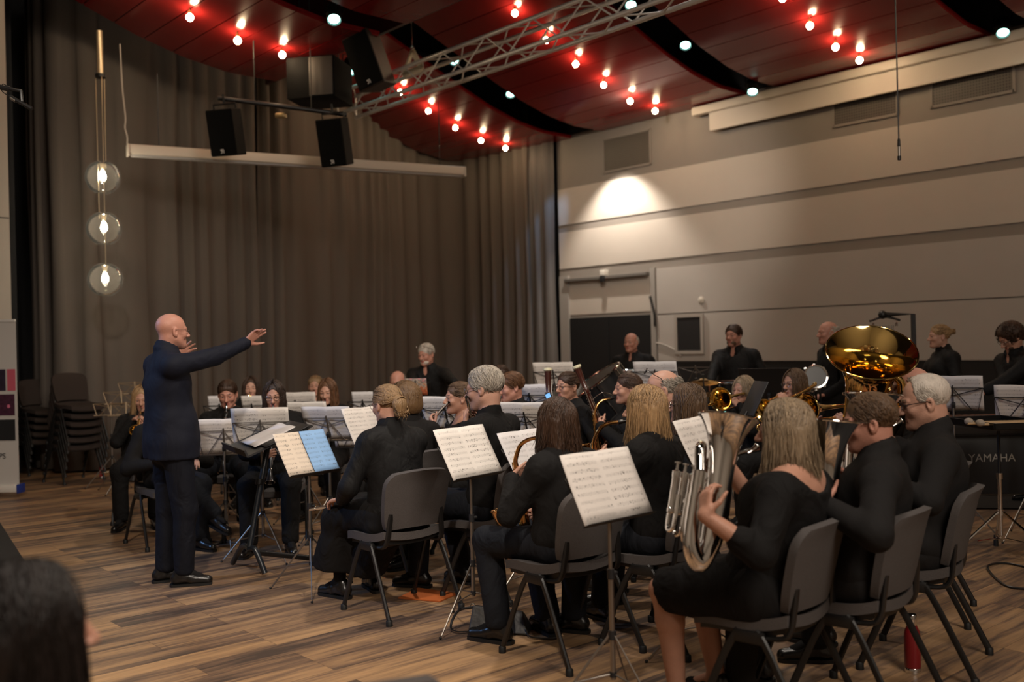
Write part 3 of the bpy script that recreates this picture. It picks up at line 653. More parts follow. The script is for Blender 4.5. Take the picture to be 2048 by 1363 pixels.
def bell_prof(R, L, r0, p=2.6):
    return [(r0+(R-r0)*(t**p), L*t) for t in [i/16 for i in range(17)]]
def flare(m, R, L, r0, c=(0, 0, 0), ax=(0, 0, 1), n=32, p=2.6, mi=0):
    a = bell_prof(R, L, r0, p); m.lathe(a+[(R-.002, L+.003), (R-.006, L)]+[(max(r-.004, .004), h) for r, h in reversed(a[3:-1])], c, ax, n, mi, cap=False)
    m.torus(V(c)+frame(ax) @ V((0, 0, L)), ax, R, .0045, n*2, 8, mi)
def saxophone(mouth, low, fwd, label, bellout=1.0):
    """alto: neck at the mouth, body tube down to the bow, bell rising in front"""
    mouth = V(mouth); low = V(low); o = empty('saxophone', label=label, cat='saxophone', group='alto saxophones', mw=Matrix.Translation(mouth))
    f = V(fwd); l = low-mouth; n = l.normalized(); f = (f-n*f.dot(n)).normalized(); Lb = l.length
    T0 = f*.15+n*.13
    MB().tube(smooth_path([(0, 0, 0), f*.04+n*.014], 4), [.008, .009, .011, .0125, .0125], 10).build('mouthpiece', EBON, o)
    MB().tube(smooth_path([f*.034+n*.012, f*.085+n*.028, f*.128+n*.062, T0, T0+n*.03], 14), [.009+.0045*i/14 for i in range(15)], 10).build('neck', SAXB, o)
    e = l*.94+f*.05
    MB().tube(smooth_path([T0+n*.025, (T0+e)*.5, e], 12), [.013+.017*i/12 for i in range(13)], 14).build('body_tube', SAXB, o)
    b2 = e+f*.105-n*.0; MB().tube(smooth_path([e, e+n*.055+f*.018, e+n*.07+f*.052, e+n*.05+f*.09, b2], 14), [.03+.011*i/14 for i in range(15)], 14).build('bow', SAXB, o)
    bl = MB(); dr = (-n+f*.28*bellout).normalized(); flare(bl, .062, .24, .040, b2-dr*.01, dr, 28, 3.0); bl.build('bell', SAXB, o)
    k = MB(); side = n.cross(f)
    for i in range(13):
        q = T0+(e-T0)*(.06+.9*i/13); r = .014+.016*i/13
        k.lathe([(.008+.006*i/13, 0), (.008+.006*i/13, .004), (.003, .006)], q+f*(r+.003), f, 12)
        if i % 2: k.lathe([(.008, 0), (.008, .004)], q+side*(r+.003), side, 10)
    for sg, off in ((1, .018), (-1, .018)): k.tube([T0+side*sg*.017+f*.012+n*.02, e+side*sg*.034+f*.014-n*.03], .003, 6)
    for i in range(3): k.lathe([(.021, 0), (.021, .006), (.006, .009)], b2+dr*(.03+.055*i)+side*.05, side, 14)
    k.tube([b2+side*.058, b2+dr*.16+side*.062], .0028, 6); k.build('keywork', BRASS, o); return o
def bassoon(top, low, label):
    o = empty('bassoon', label=label, cat='bassoon', group='bassoons', mw=along(low, top)); L = (V(top)-V(low)).length
    MB().lathe([(.03, 0), (.034, .02), (.034, .32), (.03, .33)], n=18).build('boot_joint', MAPLE, o)
    MB().lathe([(.017, .32), (.02, .34), (.018, L*.72), (.022, L*.73), (.022, L*.78), (.0185, L*.79), (.024, L*.9), (.0255, L-.02)], (.012, 0, 0), n=16).build('long_joint', MAPLE, o)
    MB().lathe([(.0255, L-.022), (.034, L-.015), (.035, L), (.026, L+.003), (.019, L-.01), (.019, L-.06)], (.012, 0, 0), n=20, cap=False).build('bell_ring', IVORY, o)
    MB().lathe([(.014, .32), (.015, .6), (.012, L*.62)], (-.02, .004, 0), n=12).build('wing_joint', MAPLE, o)
    MB().tube(smooth_path([(-.02, .004, L*.62), (-.03, .02, L*.66), (-.09, .1, L*.68), (-.16, .16, L*.62)], 14), .004, 8).build('crook', NICK, o)
    k = MB()
    for z in (.02, .32, L*.73, L*.78): k.torus((.006, 0, z), (0, 0, 1), .026 if z > .4 else .034, .003, 16, 5)
    for i in range(10):
        z = .36+i*(L-.6)/10; k.lathe([(.01, 0), (.01, .004), (.004, .006)], (.012, .02, z), (0, 1, 0), 10); k.lathe([(.009, 0), (.009, .004)], (-.012, -.02, z), (0, -1, 0), 10)
    k.tube([(.03, .012, .1), (.03, .012, L*.7)], .003, 6); k.tube([(.034, -.008, .34), (.032, -.006, L*.76)], .003, 6); k.build('keywork', NICK, o); return o
def tuba(bell, low, mouth, side, label, R=.14, metal=SILVER, name='euphonium', cat='euphonium', sc=1.0, group=None):
    """bell: bell-rim centre, low: bottom bow, mouth: mouthpiece; side: world direction of the valve side"""
    bell, low, mouth = V(bell), V(low), V(mouth); ax = (bell-low).normalized(); L = (bell-low).length; mw = along(low, bell, None)
    o = empty(name, label=label, cat=cat, group=group, mw=mw); inv = mw.inverted(); sd = inv.to_3x3() @ V(side); sd.z = 0; sd.normalize(); mo = inv @ mouth; q = V((-sd.y, sd.x, 0))
    if q.dot(V((mo.x, mo.y, 0))) < 0: q = -q
    w = R*.62
    b = MB(); flare(b, R, L*.62, R*.44, (0, 0, L*.38), (0, 0, 1), 40, 4.6); b.build('bell', metal, o)
    pb = [(0, 0, L*.385), (0, 0, L*.2), V((0, 0, .06))+sd*.01, V((0, 0, 0))+sd*w*.55, V((0, 0, .05))+sd*w*1.15, V((0, 0, L*.25))+sd*w*1.3, V((0, 0, L*.6))+sd*w*1.3]
    MB().tube(smooth_path(pb, 40), [R*.44-(R*.44-R*.22)*i/40 for i in range(41)], 18).build('bottom_bow', metal, o)
    t = MB(); hh = L*.6
    t.tube(smooth_path([V((0, 0, hh))+sd*w*1.3, V((0, 0, hh+.09*sc))+sd*w*1.25+q*.03, V((0, 0, hh+.1*sc))+sd*w*.75+q*.07, V((0, 0, hh))+sd*w*.5+q*.09, V((0, 0, L*.22))+sd*w*.5+q*.095, V((0, 0, L*.13))+sd*w*.8+q*.09, V((0, 0, L*.22))+sd*w*1.1+q*.08, V((0, 0, L*.45))+sd*w*1.15+q*.07], 46), [.019*sc-.005*sc*i/46 for i in range(47)], 12)
    for j in range(3):
        c0 = sd*(w*.55+.034*sc*j)+q*(.11*sc); z = L*(.18+.02*j)
        t.tube(smooth_path([c0+V((0, 0, z+.12)), c0+V((0, 0, z)), c0+q*.03+V((0, 0, z-.02)), c0+q*.05+V((0, 0, z)), c0+q*.05+V((0, 0, z+.1))], 18), .0085*sc, 8)
    t.build('tubing', metal, o)
    va = MB()
    for j in range(3):
        c0 = sd*(w*.6+.036*sc*j)+q*(.135*sc); z0 = L*.3
        va.lathe([(.014*sc, 0), (.0165*sc, .006), (.0165*sc, .02), (.0145*sc, .022), (.0145*sc, .14*sc), (.0168*sc, .145*sc), (.0168*sc, .165*sc), (.006*sc, .17*sc), (.0045*sc, .195*sc), (.0115*sc, .197*sc), (.0115*sc, .203*sc)], c0+V((0, 0, z0)), (0, 0, 1), 16)
    va.build('valves', metal, o)
    base = q*(.1*sc)+sd*w*.3+V((0, 0, L*.52)); a = mo-base
    lp = smooth_path([sd*w*.6+q*.12*sc+V((0, 0, L*.36)), base+V((0, 0, -.05)), base+a*.2+V((0, 0, .035*sc)), base+a*.55+V((0, 0, .035)), base+a*.9+V((0, 0, .006))], 22)
    MB().tube(lp, [.0095*sc-.004*i/22 for i in range(23)], 10).build('leadpipe', metal, o)
    MB().lathe([(.0055, -.05), (.006, -.03), (.012, -.012), (.0155, -.002), (.0155, 0), (.011, -.003), (.004, -.02)], mo, a, 16, cap=False).build('mouthpiece', metal, o)
    return o
def trumpet(A, B, label, metal=BRASS, group='cornets raised to play', name='cornet'):
    L = (V(B)-V(A)).length; o = empty(name, label=label, cat=name, group=group, mw=along(A, B))
    b = MB(); flare(b, .06, L*.45, .011, (0, 0, L*.55), (0, 0, 1), 26, 4.0); b.tube([(0, 0, L*.2), (0, 0, L*.56)], [.008, .011], 10); b.build('bell', metal, o)
    t = MB(); t.tube(smooth_path([(0, 0, L*.2), (0, -.02, L*.13), (0, -.07, L*.13), (0, -.09, L*.2), (0, -.09, L*.6), (0, -.07, L*.68), (0, -.03, L*.68), (0, -.012, L*.6), (0, -.012, .05)], 40), .0062, 8); t.build('tubing', metal, o)
    v = MB()
    for j in range(3): v.lathe([(.0125, 0), (.0125, .12), (.004, .122), (.004, .145), (.009, .146), (.009, .15)], (0, -.11, L*(.33+.075*j)), (0, 1, 0), 12)
    v.build('valves', NICK, o)
    MB().lathe([(.0135, 0), (.0135, .005), (.007, .02), (.005, .06)], (0, -.012, -.01), (0, 0, 1), 12).build('mouthpiece', SILVER, o); return o
def trombone(mouth, bell, slide, label):
    """bell section points the same way as the slide"""
    mouth = V(mouth); o = empty('trombone', label=label, cat='trombone', group='trombones', mw=Matrix.Translation(mouth)); b = V(bell)-mouth; s = V(slide)-mouth
    n = s.normalized(); off = (b-n*b.dot(n)); k = b.dot(n)
    t = MB(); t.tube([-n*.0, s], .0075, 10); u = off.cross(n).normalized()*.075; t.tube([n*.08+u, s+u], .0075, 10)
    t.tube(smooth_path([s, s+n*.035+u*.2, s+n*.035+u*.8, s+u], 12), .0085, 10); t.tube([n*.08, n*.08+u], .005, 8); t.build('slide', metal_t, o)
    be = MB(); bax = n; L = .36; flare(be, .095, L, .013, b-n*L, bax, 34, 4.0); be.build('bell', metal_t, o)
    r = MB(); r.tube(smooth_path([b-n*L, b-n*(k+.12), off-n*.22, off*.8-n*.27, off*.25-n*.27+u, u-n*.2, u+n*.08], 30), [.0125-.003*i/30 for i in range(31)], 10); r.tube([off-n*.1, u*1.0-n*.1], .005, 8); r.build('tuning_slide', metal_t, o)
    MB().lathe([(.0145, -.01), (.0145, -.004), (.007, .02), (.006, .06)], (0, 0, 0), n, 14).build('mouthpiece', SILVER, o); return o
metal_t = BRASS

# ------------------------------------------------------------------ furniture
def make_chair(name, fab):
    o = empty(name)
    def seat(u, v):
        X, Y = 2*u-1, 2*v-1; x = .232*X*math.sqrt(1-.22*Y*Y); y = .04+.225*Y*math.sqrt(1-.22*X*X)
        z = .445-.018*max(0, Y)**3*1.6+.03*max(0, -Y-.25)**2+.018*X*X-.012*(1-Y*Y); return V((x, y, z)), V((0, 0, 1))
    MB().slab(seat, 16, 16, .045).build('seat', fab, o, angle=60)
    MB().slab(lambda u, v: (lambda p: (p[0]-V((0, 0, .032)), p[1]))(seat(.06+.88*u, .06+.88*v)), 10, 10, .022).build('seat_shell', BMET, o)
    def back(u, v):
        X, Y = 2*u-1, 2*v-1; w = (.205+.022*v)*math.sqrt(max(0, 1-(.42 if Y > 0 else .18)*Y**4)); x = w*X; z = .68+.165*Y*math.sqrt(1-.14*X*X)-(.035*X*X if Y < 0 else 0)*(-Y)
        z = .68+(.165*Y*(1-.10*X*X*(1 if Y > 0 else -.6))); y = -.185-.075*(Y*.5+.5)+.045*X*X-.03*max(0, Y-.5)**2*2; return V((x, y, z)), V((0, 1, .2)).normalized()
    MB().slab(back, 18, 16, .034).build('backrest', fab, o, angle=60)
    for x in (-1, 1):
        f = MB(); f.tube(smooth_path([(x*.19, .05, .40), (x*.195, -.12, .405), (x*.19, -.165, .44), (x*.18, -.178, .52), (x*.17, -.185, .60)], 16), .0115, 8, flat=1.5)
        f.build('back_upright', BMET, o)
    fr = MB(); fr.tube([(-.225, .03, .402), (.225, .03, .402)], .014, 8); fr.tube([(-.225, -.05, .402), (.225, -.05, .402)], .014, 8)
    for x in (-1, 1): fr.box((x*.225, -.01, .405), (.035, .13, .05), b=.012)
    fr.build('seat_frame', BMET, o)
    for x in (-1, 1):
        for y0, y1 in ((.05, .225), (-.07, -.265)):
            lm = MB().tube(smooth_path([(x*.228, y0*.6, .425), (x*.232, y0, .40), (x*.24, y0+(y1-y0)*.3, .3), (x*.25, y1, .022)], 12), .0155, 8, flat=.75); lg = lm.build('leg', BMET, o)
            MB().lathe([(.019, 0), (.0185, .03), (.014, .035)], (x*.25, y1, 0), n=10).build('rubber_foot', SOLE, lg)
    return o
CHAIR = None
def chair_at(loc, rz, label, group='players chairs'):
    global CHAIR
    if CHAIR is None: CHAIR = make_chair('chair', UPH); o = CHAIR
    else: o = copy_tree(CHAIR)
    o.location = (loc[0], loc[1], 0); o.rotation_euler = (0, 0, rz); tag(o, label, 'chair', group); return o
def stand_base(o, b, top, rot, R=.30, hub=.34, fancy=0):
    """pole and three legs of a folding stand, local to empty o at the floor"""
    MB().cyl((0, 0, .16), (0, 0, min(.62, top*.7)), .0115, n=10).build('lower_pole', GMET, o)
    MB().cyl((0, 0, min(.6, top*.68)), (0, 0, top), .0085, n=10).build('upper_pole', GMET, o)
    zj = min(.6, top*.68); c = MB(); c.cyl((0, 0, zj-.02), (0, 0, zj+.02), .0155, n=10); c.cyl((.012, 0, zj), (.035, 0, zj), .008, n=8); c.build('collar', DPLAS, o)
    MB().cyl((0, 0, hub-.015), (0, 0, hub+.02), .017, n=10).build('hub', DPLAS, o); MB().cyl((0, 0, .17), (0, 0, .19), .015, n=10).build('lower_ring', DPLAS, o)
    for i in range(3):
        a = rot+i*2*PI/3; e = V((math.cos(a)*R, math.sin(a)*R, .008)); d = V((math.cos(a), math.sin(a), 0))
        l = MB(); l.tube([d*.014+V((0, 0, hub)), e*.96+V((0, 0, .008))], .0058, 6, flat=.6); k = d*.014+V((0, 0, .18)); l.tube([k, (d*.014+V((0, 0, hub)))*.45+e*.55], .004, 5); lo = l.build('leg', GMET, o)
        MB().ball(e, (.009, .009, .008), 8).build('rubber_foot', SOLE, lo)
STANDS = []
def stand(px, py, d, az, label, tilt=27, w=.42, h=.30, paper=0, rot=0.3, plabel=None, wire=True, solid=False, roll=0.0, spread=1, pmat=None, frame_m=None, drop=0.0):
    """folding music stand whose desk centre shows at (px, py) at depth d and faces heading az"""
    c = W(px, py, d); nh = dirv(az); t = math.radians(tilt); z = nh*math.cos(t)+V((0, 0, math.sin(t))); y = V((0, 0, math.cos(t)))-nh*math.sin(t); x = y.cross(z); fm = frame_m or BMET
    R3 = Matrix((x, y, z)).transposed() @ Matrix.Rotation(math.radians(roll), 3, 'Z')
    b = c-R3 @ V((0, h*.28, .03)); o = empty('music_stand', (b.x, b.y, 0), 0, label, 'music stand', 'folding music stands')
    top = b.z; stand_base(o, b, top, rot)
    D = M4(c-V((b.x, b.y, 0)), R3)
    m = MB(); P = lambda a, bb, cc=0.0: D @ V((a*w/2, bb*h/2, cc))
    if solid:
        m.slab(lambda u, v: (P(2*u-1, 2*v-1, -.012), R3 @ V((0, 0, 1))), 2, 2, .004)
        m.slab(lambda u, v: (P(2*u-1, -1.02, -.012+.05*v), R3 @ V((0, 1, 0))), 2, 2, .004); m.build('desk', BMET, o)
    else:
        for q in (((-1, .35), (1, .35)), ((-1, .35), (-.8, -1)), ((1, .35), (.8, -1)), ((0, .5), (0, -1)), ((-.05, .25), (-.62, -.95)), ((.05, .25), (.62, -.95)), ((0, -.1), (-1, .35)), ((0, -.1), (1, .35))):
            e = [P(*q[0], -.013), P(*q[1], -.013)]; m.tube(e, .0042 if q[0][0] or q[1][0] else .0085, 5, flat=.5)
        m.build('desk_frame', fm, o)
        l = MB(); l.slab(lambda u, v: (P((2*u-1)*.98, -1.03, -.014+.04*v), R3 @ V((0, 1, 0))), 2, 2, .004); l.build('ledge', fm, o)
    MB().box(D @ V((0, -h*.3, -.03)), (.03, .045, .035), R3, b=.006).build('tilt_joint', DPLAS, o)
    st = dict(o=o, c=c, R3=R3, w=w, h=h); STANDS.append(st)
    if paper is not None and plabel:
        sheet(c, R3, plabel, w=.42 if spread else .21, h=.297, pm=pmat or PAPER[paper % 3], spread=spread, dy=-(h-.297)/2+drop)
    return st
def sheet(c, R3, label, w=.42, h=.297, pm=None, spread=1, dy=0.0, cat='sheet music', name='sheet_music', dx=0.0, mats=None):
    def fn(u, v):
        X, Y = 2*u-1, 2*v-1; zz = (.012*abs(X)*(1-abs(X))*2 if spread else .004*(1-X*X))+.005*max(0, Y)**2*abs(X); return V((X*w/2, Y*h/2, zz)), V((0, 0, 1))
    o = MB().slab(fn, 12, 6, .0022).build(name, pm or PAPER[0], None, angle=0); o.matrix_world = M4(c+R3 @ V((dx, dy, .001)), R3); return tag(o, label, cat, 'sheets of music on the stands')
def lettering(text, size, m, parent, loc, rot, align='CENTER'):
    tc_ = bpy.data.curves.new('lettering', 'FONT'); tc_.body = text; tc_.size = size; tc_.extrude = .001; tc_.align_x = align; to = bpy.data.objects.new('lettering', tc_); C.objects.link(to)
    bpy.context.view_layer.update(); me = bpy.data.meshes.new_from_object(to.evaluated_get(bpy.context.evaluated_depsgraph_get())); bpy.data.objects.remove(to)
    me.materials.clear(); me.materials.append(m); o = bpy.data.objects.new('lettering', me); C.objects.link(o); o.parent = parent; o.location = loc; o.rotation_euler = rot; return o
# ------------------------------------------------------------------ the room
XW = 12.5
def wallX(x, y, X0=XW): r = ray(x, y); return CAM + r*(X0/r.x)
def onY(x, y, Y0): r = ray(x, y); return CAM + r*(Y0/r.y)
m, N, L, b = nt('floor_planks')
tc = N.new('ShaderNodeTexCoord')
br = N.new('ShaderNodeTexBrick'); L.new(tc.outputs['Object'], br.inputs['Vector'])
br.inputs['Scale'].default_value = 1.0; br.inputs['Brick Width'].default_value = 1.25; br.inputs['Row Height'].default_value = 0.19; br.inputs['Mortar Size'].default_value = 0.0012; br.inputs['Mortar Smooth'].default_value = 0.3; br.inputs['Bias'].default_value = 0.0; br.offset = 0.37; br.offset_frequency = 3
br.inputs['Color1'].default_value = (0.0, 0, 0, 1); br.inputs['Color2'].default_value = (1, 1, 1, 1); br.inputs['Mortar'].default_value = (0.35, 0.35, 0.35, 1)
mp = N.new('ShaderNodeMapping'); mp.inputs['Scale'].default_value = (0.8, 10, 1); L.new(tc.outputs['Object'], mp.inputs[0])
jit = N.new('ShaderNodeVectorMath'); jit.operation = 'MULTIPLY_ADD'; L.new(br.outputs['Color'], jit.inputs[0]); jit.inputs[1].default_value = (7, 3, 0); L.new(mp.outputs[0], jit.inputs[2])
n1 = N.new('ShaderNodeTexNoise'); n1.inputs['Scale'].default_value = 1.1; n1.inputs['Detail'].default_value = 5; n1.inputs['Roughness'].default_value = 0.62; L.new(jit.outputs[0], n1.inputs['Vector'])
n2 = N.new('ShaderNodeTexNoise'); n2.inputs['Scale'].default_value = 5.0; n2.inputs['Detail'].default_value = 4; L.new(jit.outputs[0], n2.inputs['Vector'])
f1 = math_(N, L, 'MULTIPLY_ADD', n1.outputs['Fac'], 1.55, math_(N, L, 'MULTIPLY', br.outputs['Color'], 0.34)); f1 = math_(N, L, 'MULTIPLY_ADD', n2.outputs['Fac'], 0.6, f1); f1 = math_(N, L, 'SUBTRACT', f1, 0.76)
cr = N.new('ShaderNodeValToRGB'); L.new(f1, cr.inputs[0]); e = cr.color_ramp.elements
e[0].position = 0.2; e[0].color = (0.078, 0.055, 0.044, 1); e[1].position = 0.92; e[1].color = (0.50, 0.30, 0.15, 1)
k = e.new(0.38); k.color = (0.18, 0.112, 0.074, 1); k = e.new(0.62); k.color = (0.36, 0.218, 0.115, 1)
mo = N.new('ShaderNodeMix'); mo.data_type = 'RGBA'; L.new(br.outputs['Fac'], mo.inputs[0]); L.new(cr.outputs[0], mo.inputs[6]); mo.inputs[7].default_value = (0.05, 0.03, 0.02, 1)
L.new(mo.outputs[2], b.inputs['Base Color']); b.inputs['Roughness'].default_value = 0.44; b.inputs['Specular IOR Level'].default_value = 0.4
bp = N.new('ShaderNodeBump'); bp.inputs['Strength'].default_value = 0.12; bp.inputs['Distance'].default_value = 0.004; L.new(n2.outputs['Fac'], bp.inputs['Height']); L.new(bp.outputs[0], b.inputs['Normal'])
FLOORM = m
struct(MB().box((4, 5, -.05), (18.6, 23, .1)).build('floor', FLOORM, None, smooth=False))
WG = mat('wall_grey', (0.268, 0.24, 0.216), 0.8, var=0.04, scale=6); WW = mat('wall_white', (0.54, 0.49, 0.44), 0.75, var=0.03, scale=5); WP = mat('wall_panel_grey', (0.46, 0.43, 0.405), 0.8, var=0.04, scale=3)
WD = mat('wall_dark', (0.012, 0.012, 0.014), 0.7); WBEIGE = mat('wall_beige', (0.40, 0.36, 0.31), 0.8, var=0.04, scale=4)
Y0, Y1 = -5.0, 12.83
def wbox(name, ya, yb, za, zb, th, m, bev=0.0):
    o = MB().box((XW-th/2+.002, (ya+yb)/2, (za+zb)/2), (th, yb-ya, zb-za), b=bev).build(name, m, None, smooth=bev > 0); return struct(o)
o = MB().box((XW+.1, (Y0+Y1)/2, 3.68), (.2, Y1-Y0, 7.36)).build('wall_right', WG, None, smooth=False); struct(o)
wbox('trim_1', Y0, Y1-.02, 3.63, 4.27, .02, WW); wbox('trim_2', Y0, Y1-.02, 2.85, 3.50, .02, WW)
wbox('trim_3', Y0, 10.56, 1.965, 2.70, .028, WP); wbox('trim_4', Y0, 10.56, 1.20, 1.945, .028, WP); wbox('baseboard_right', Y0, 10.56, 0, 1.19, .016, WD)
wbox('trim_5', 10.57, 12.75, 2.02, 2.66, .012, WW)
wbox('trim_6', 10.58, 10.68, 0, 2.72, .05, mat('door_post', (0.34, 0.32, 0.3), 0.6)); wbox('trim_7', 12.58, 12.8, 0, 2.72, .05, MATS['door_post'])
for i, (ya, yb) in enumerate(((10.70, 11.62), (11.64, 12.56))):
    d_ = MB().box((XW-.02, (ya+yb)/2, .985), (.045, yb-ya, 1.95), b=.004).build('door_%d' % (i+1), mat('black_door', (0.012, 0.0125, 0.014), 0.55), None, smooth=False); struct(d_)
    MB().tube([(XW-.045, ya+.08 if i else yb-.08, 1.02), (XW-.09, ya+.08 if i else yb-.08, 1.02), (XW-.09, ya+.2 if i else yb-.2, 1.02)], .009, 8).build('door_handle', CHROME, d_)
struct(MB().box((XW-.02, (Y0+Y1)/2, 6.25), (.05, Y1-Y0, 2.1)).build('slot_dark_sheet', WD, None, smooth=False))  # dark sheet added over the grey upper wall so the ceiling slots stay black
# sliding-door rail with its lamp box
a, c_ = wallX(1136, 556), wallX(1300, 545)
o = tag(MB().box((XW-.06, (a.y+c_.y)/2, 2.63), (.10, abs(a.y-c_.y), .055), b=.006).build('rail_track', mat('rail_grey', (0.16, 0.15, 0.14), 0.5), None), 'grey rail track fixed above the black double doors', 'rail')
p = wallX(1214, 537); tag(MB().box((XW-.07, p.y, 2.708), (.13, .10, .10), b=.01).build('lamp_box', mat('white_plastic', (0.75, 0.72, 0.66), 0.4), None), 'small white box on the rail above the black doors', 'box')
p = wallX(1215, 556); tag(MB().box((XW-.13, p.y, 2.6), (.05, .09, .1), b=.01).build('rail_bracket', DPLAS, None), 'dark bracket hanging from the rail under the small white box', 'bracket')
# framed black board, cables, round sensor
a, c_ = wallX(1353, 629), wallX(1412, 707)
bo = empty('notice_board', (XW-.045, (a.y+c_.y)/2, (a.z+c_.z)/2), label='black board in a pale frame on the grey wall beside the doors', cat='board')
wy, hz_ = abs(a.y-c_.y), abs(a.z-c_.z)
MB().box((0, 0, 0), (.015, wy-.06, hz_-.06)).build('board_face', WD, bo)
f = MB()
for s_ in (-1, 1): f.box((-.005, s_*(wy/2-.025), 0), (.03, .05, hz_)); f.box((-.005, 0, s_*(hz_/2-.025)), (.03, wy-.1, .05))
f.build('board_frame', mat('board_frame_paint', (0.40, 0.37, 0.34), 0.6), bo)
pts = [wallX(x, y, XW-.05) for x, y in ((1312, 685), (1330, 690), (1350, 700), (1362, 712))]
tag(MB().tube(smooth_path(pts, 16), .012, 6).build('cable', mat('pale_cable', (0.45, 0.42, 0.39), 0.6), None), 'pale cable running across the wall below the black board', 'cable')
pts = [wallX(x, y, XW-.06) for x, y in ((1300, 592), (1305, 612), (1309, 628), (1310, 652))]
tag(MB().tube(smooth_path(pts, 12), .02, 6).build('door_closer', BMET, None), 'black door closer arm on the post beside the doors', 'door closer')
p = wallX(1405, 600); tag(MB().lathe([(.055, 0), (.055, .02), (.03, .035), (.0, .037)], (XW-.026, p.y, p.z), (-1, 0, 0), 18).build('wall_sensor', mat('sensor_white', (0.6, 0.56, 0.5), 0.5), None), 'small round white sensor on the grey wall panel', 'sensor')
# ventilation grilles
vm, N, L, b = nt('grille_mesh'); tc = N.new('ShaderNodeTexCoord'); sp = N.new('ShaderNodeSeparateXYZ'); L.new(tc.outputs['Object'], sp.inputs[0])
gx = math_(N, L, 'LESS_THAN', math_(N, L, 'FRACT', math_(N, L, 'MULTIPLY', sp.outputs[1], 28)), .5); gz = math_(N, L, 'LESS_THAN', math_(N, L, 'FRACT', math_(N, L, 'MULTIPLY', sp.outputs[2], 28)), .5)
mx = N.new('ShaderNodeMix'); mx.data_type = 'RGBA'; L.new(math_(N, L, 'MULTIPLY', gx, gz), mx.inputs[0]); mx.inputs[6].default_value = (.11, .095, .082, 1); mx.inputs[7].default_value = (.04, .035, .03, 1); L.new(mx.outputs[2], b.inputs['Base Color'])
for i, (x0, y0, x1, y1, lb) in enumerate(((1209, 262, 1303, 330, 'grey ventilation grille left of the white screen, high over the doors'), (1668, 195, 1797, 230, 'grey ventilation grille under the middle of the white screen'), (1864, 150, 2030, 192, 'grey ventilation grille under the right end of the white screen'))):
    a, c_ = wallX(x0, y1), wallX(x1, y1); zt = 4.98 if i == 0 else 4.9
    zb = (a.z+c_.z)/2; zb = 4.42 if i == 0 else 4.43
    g = empty('ventilation_grille', (XW-.012, (a.y+c_.y)/2, (zt+zb)/2), label=lb, cat='grille', group='ventilation grilles')
    w_ = abs(a.y-c_.y); MB().box((0, 0, 0), (.01, w_, zt-zb)).build('mesh_panel', vm, g, smooth=False)
    f = MB()
    for s_ in (-1, 1): f.box((-.005, s_*w_/2, 0), (.022, .035, zt-zb+.03)); f.box((-.005, 0, s_*(zt-zb)/2), (.022, w_, .035))
    f.build('grille_rim', WG, g, smooth=False)
# rolled projection screen on the right wall
sc = empty('projection_screen', (12.375, 0, 0), label='long white projection screen almost rolled up along the right wall', cat='projection screen')
WS = mat('screen_white', (0.66, 0.60, 0.53), 0.7)
MB().box((0, 6.3, 5.05), (.13, 6.7, .13), b=.03).build('cassette', mat('cassette_white', (0.6, 0.55, 0.48), 0.5), sc)
MB().box((.0, 6.2, 4.86), (.008, 6.3, .28)).build('screen_fabric', WS, sc, smooth=False)
MB().tube([(0, 3.1, 4.72), (0, 9.32, 4.72)], .016, 10).build('bottom_bar', WS, sc)
# other sides of the hall
struct(MB().box((-5.2, 4.7, 3.68), (.2, 19.6, 7.36)).build('wall_left', WBEIGE, None, smooth=False)); struct(MB().box((3.7, -5.1, 3.68), (18, .2, 7.36)).build('wall_front', WBEIGE, None, smooth=False))
a = W(39, 895, 11.3); ct = W(9, 0, 11.3)
p = (a+ct)/2; struct(MB().box((p.x-3.4, p.y+.25, 3.68), (6.8, .3, 7.36)).build('wall_back', WBEIGE, None, smooth=False))
q = W(20, 434, 11.3); struct(MB().box((p.x-3.4, p.y+.098, q.z), (6.79, .006, .012)).build('trim_8', WD, None, smooth=False))
struct(MB().box((4, 5.5, 7.4), (18.6, 22.6, .1)).build('ceiling', mat('void_black', (0.006, 0.006, 0.006), 0.9), None, smooth=False))
struct(MB().box((12.75, 14.4, 3.7), (.1, 3.3, 7.4)).build('wall_corner', WD, None, smooth=False))
struct(MB().box((3.75, 15.1, 3.7), (.1, 1.9, 7.4)).build('wall_recess', WD, None, smooth=False))
struct(MB().box((8.4, 15.95, 3.7), (9.8, .1, 7.4)).build('wall_curtain', WD, None, smooth=False))
struct(MB().box((1.2, 14.2, 3.7), (5.2, .1, 7.4)).build('wall_void', WD, None, smooth=False))

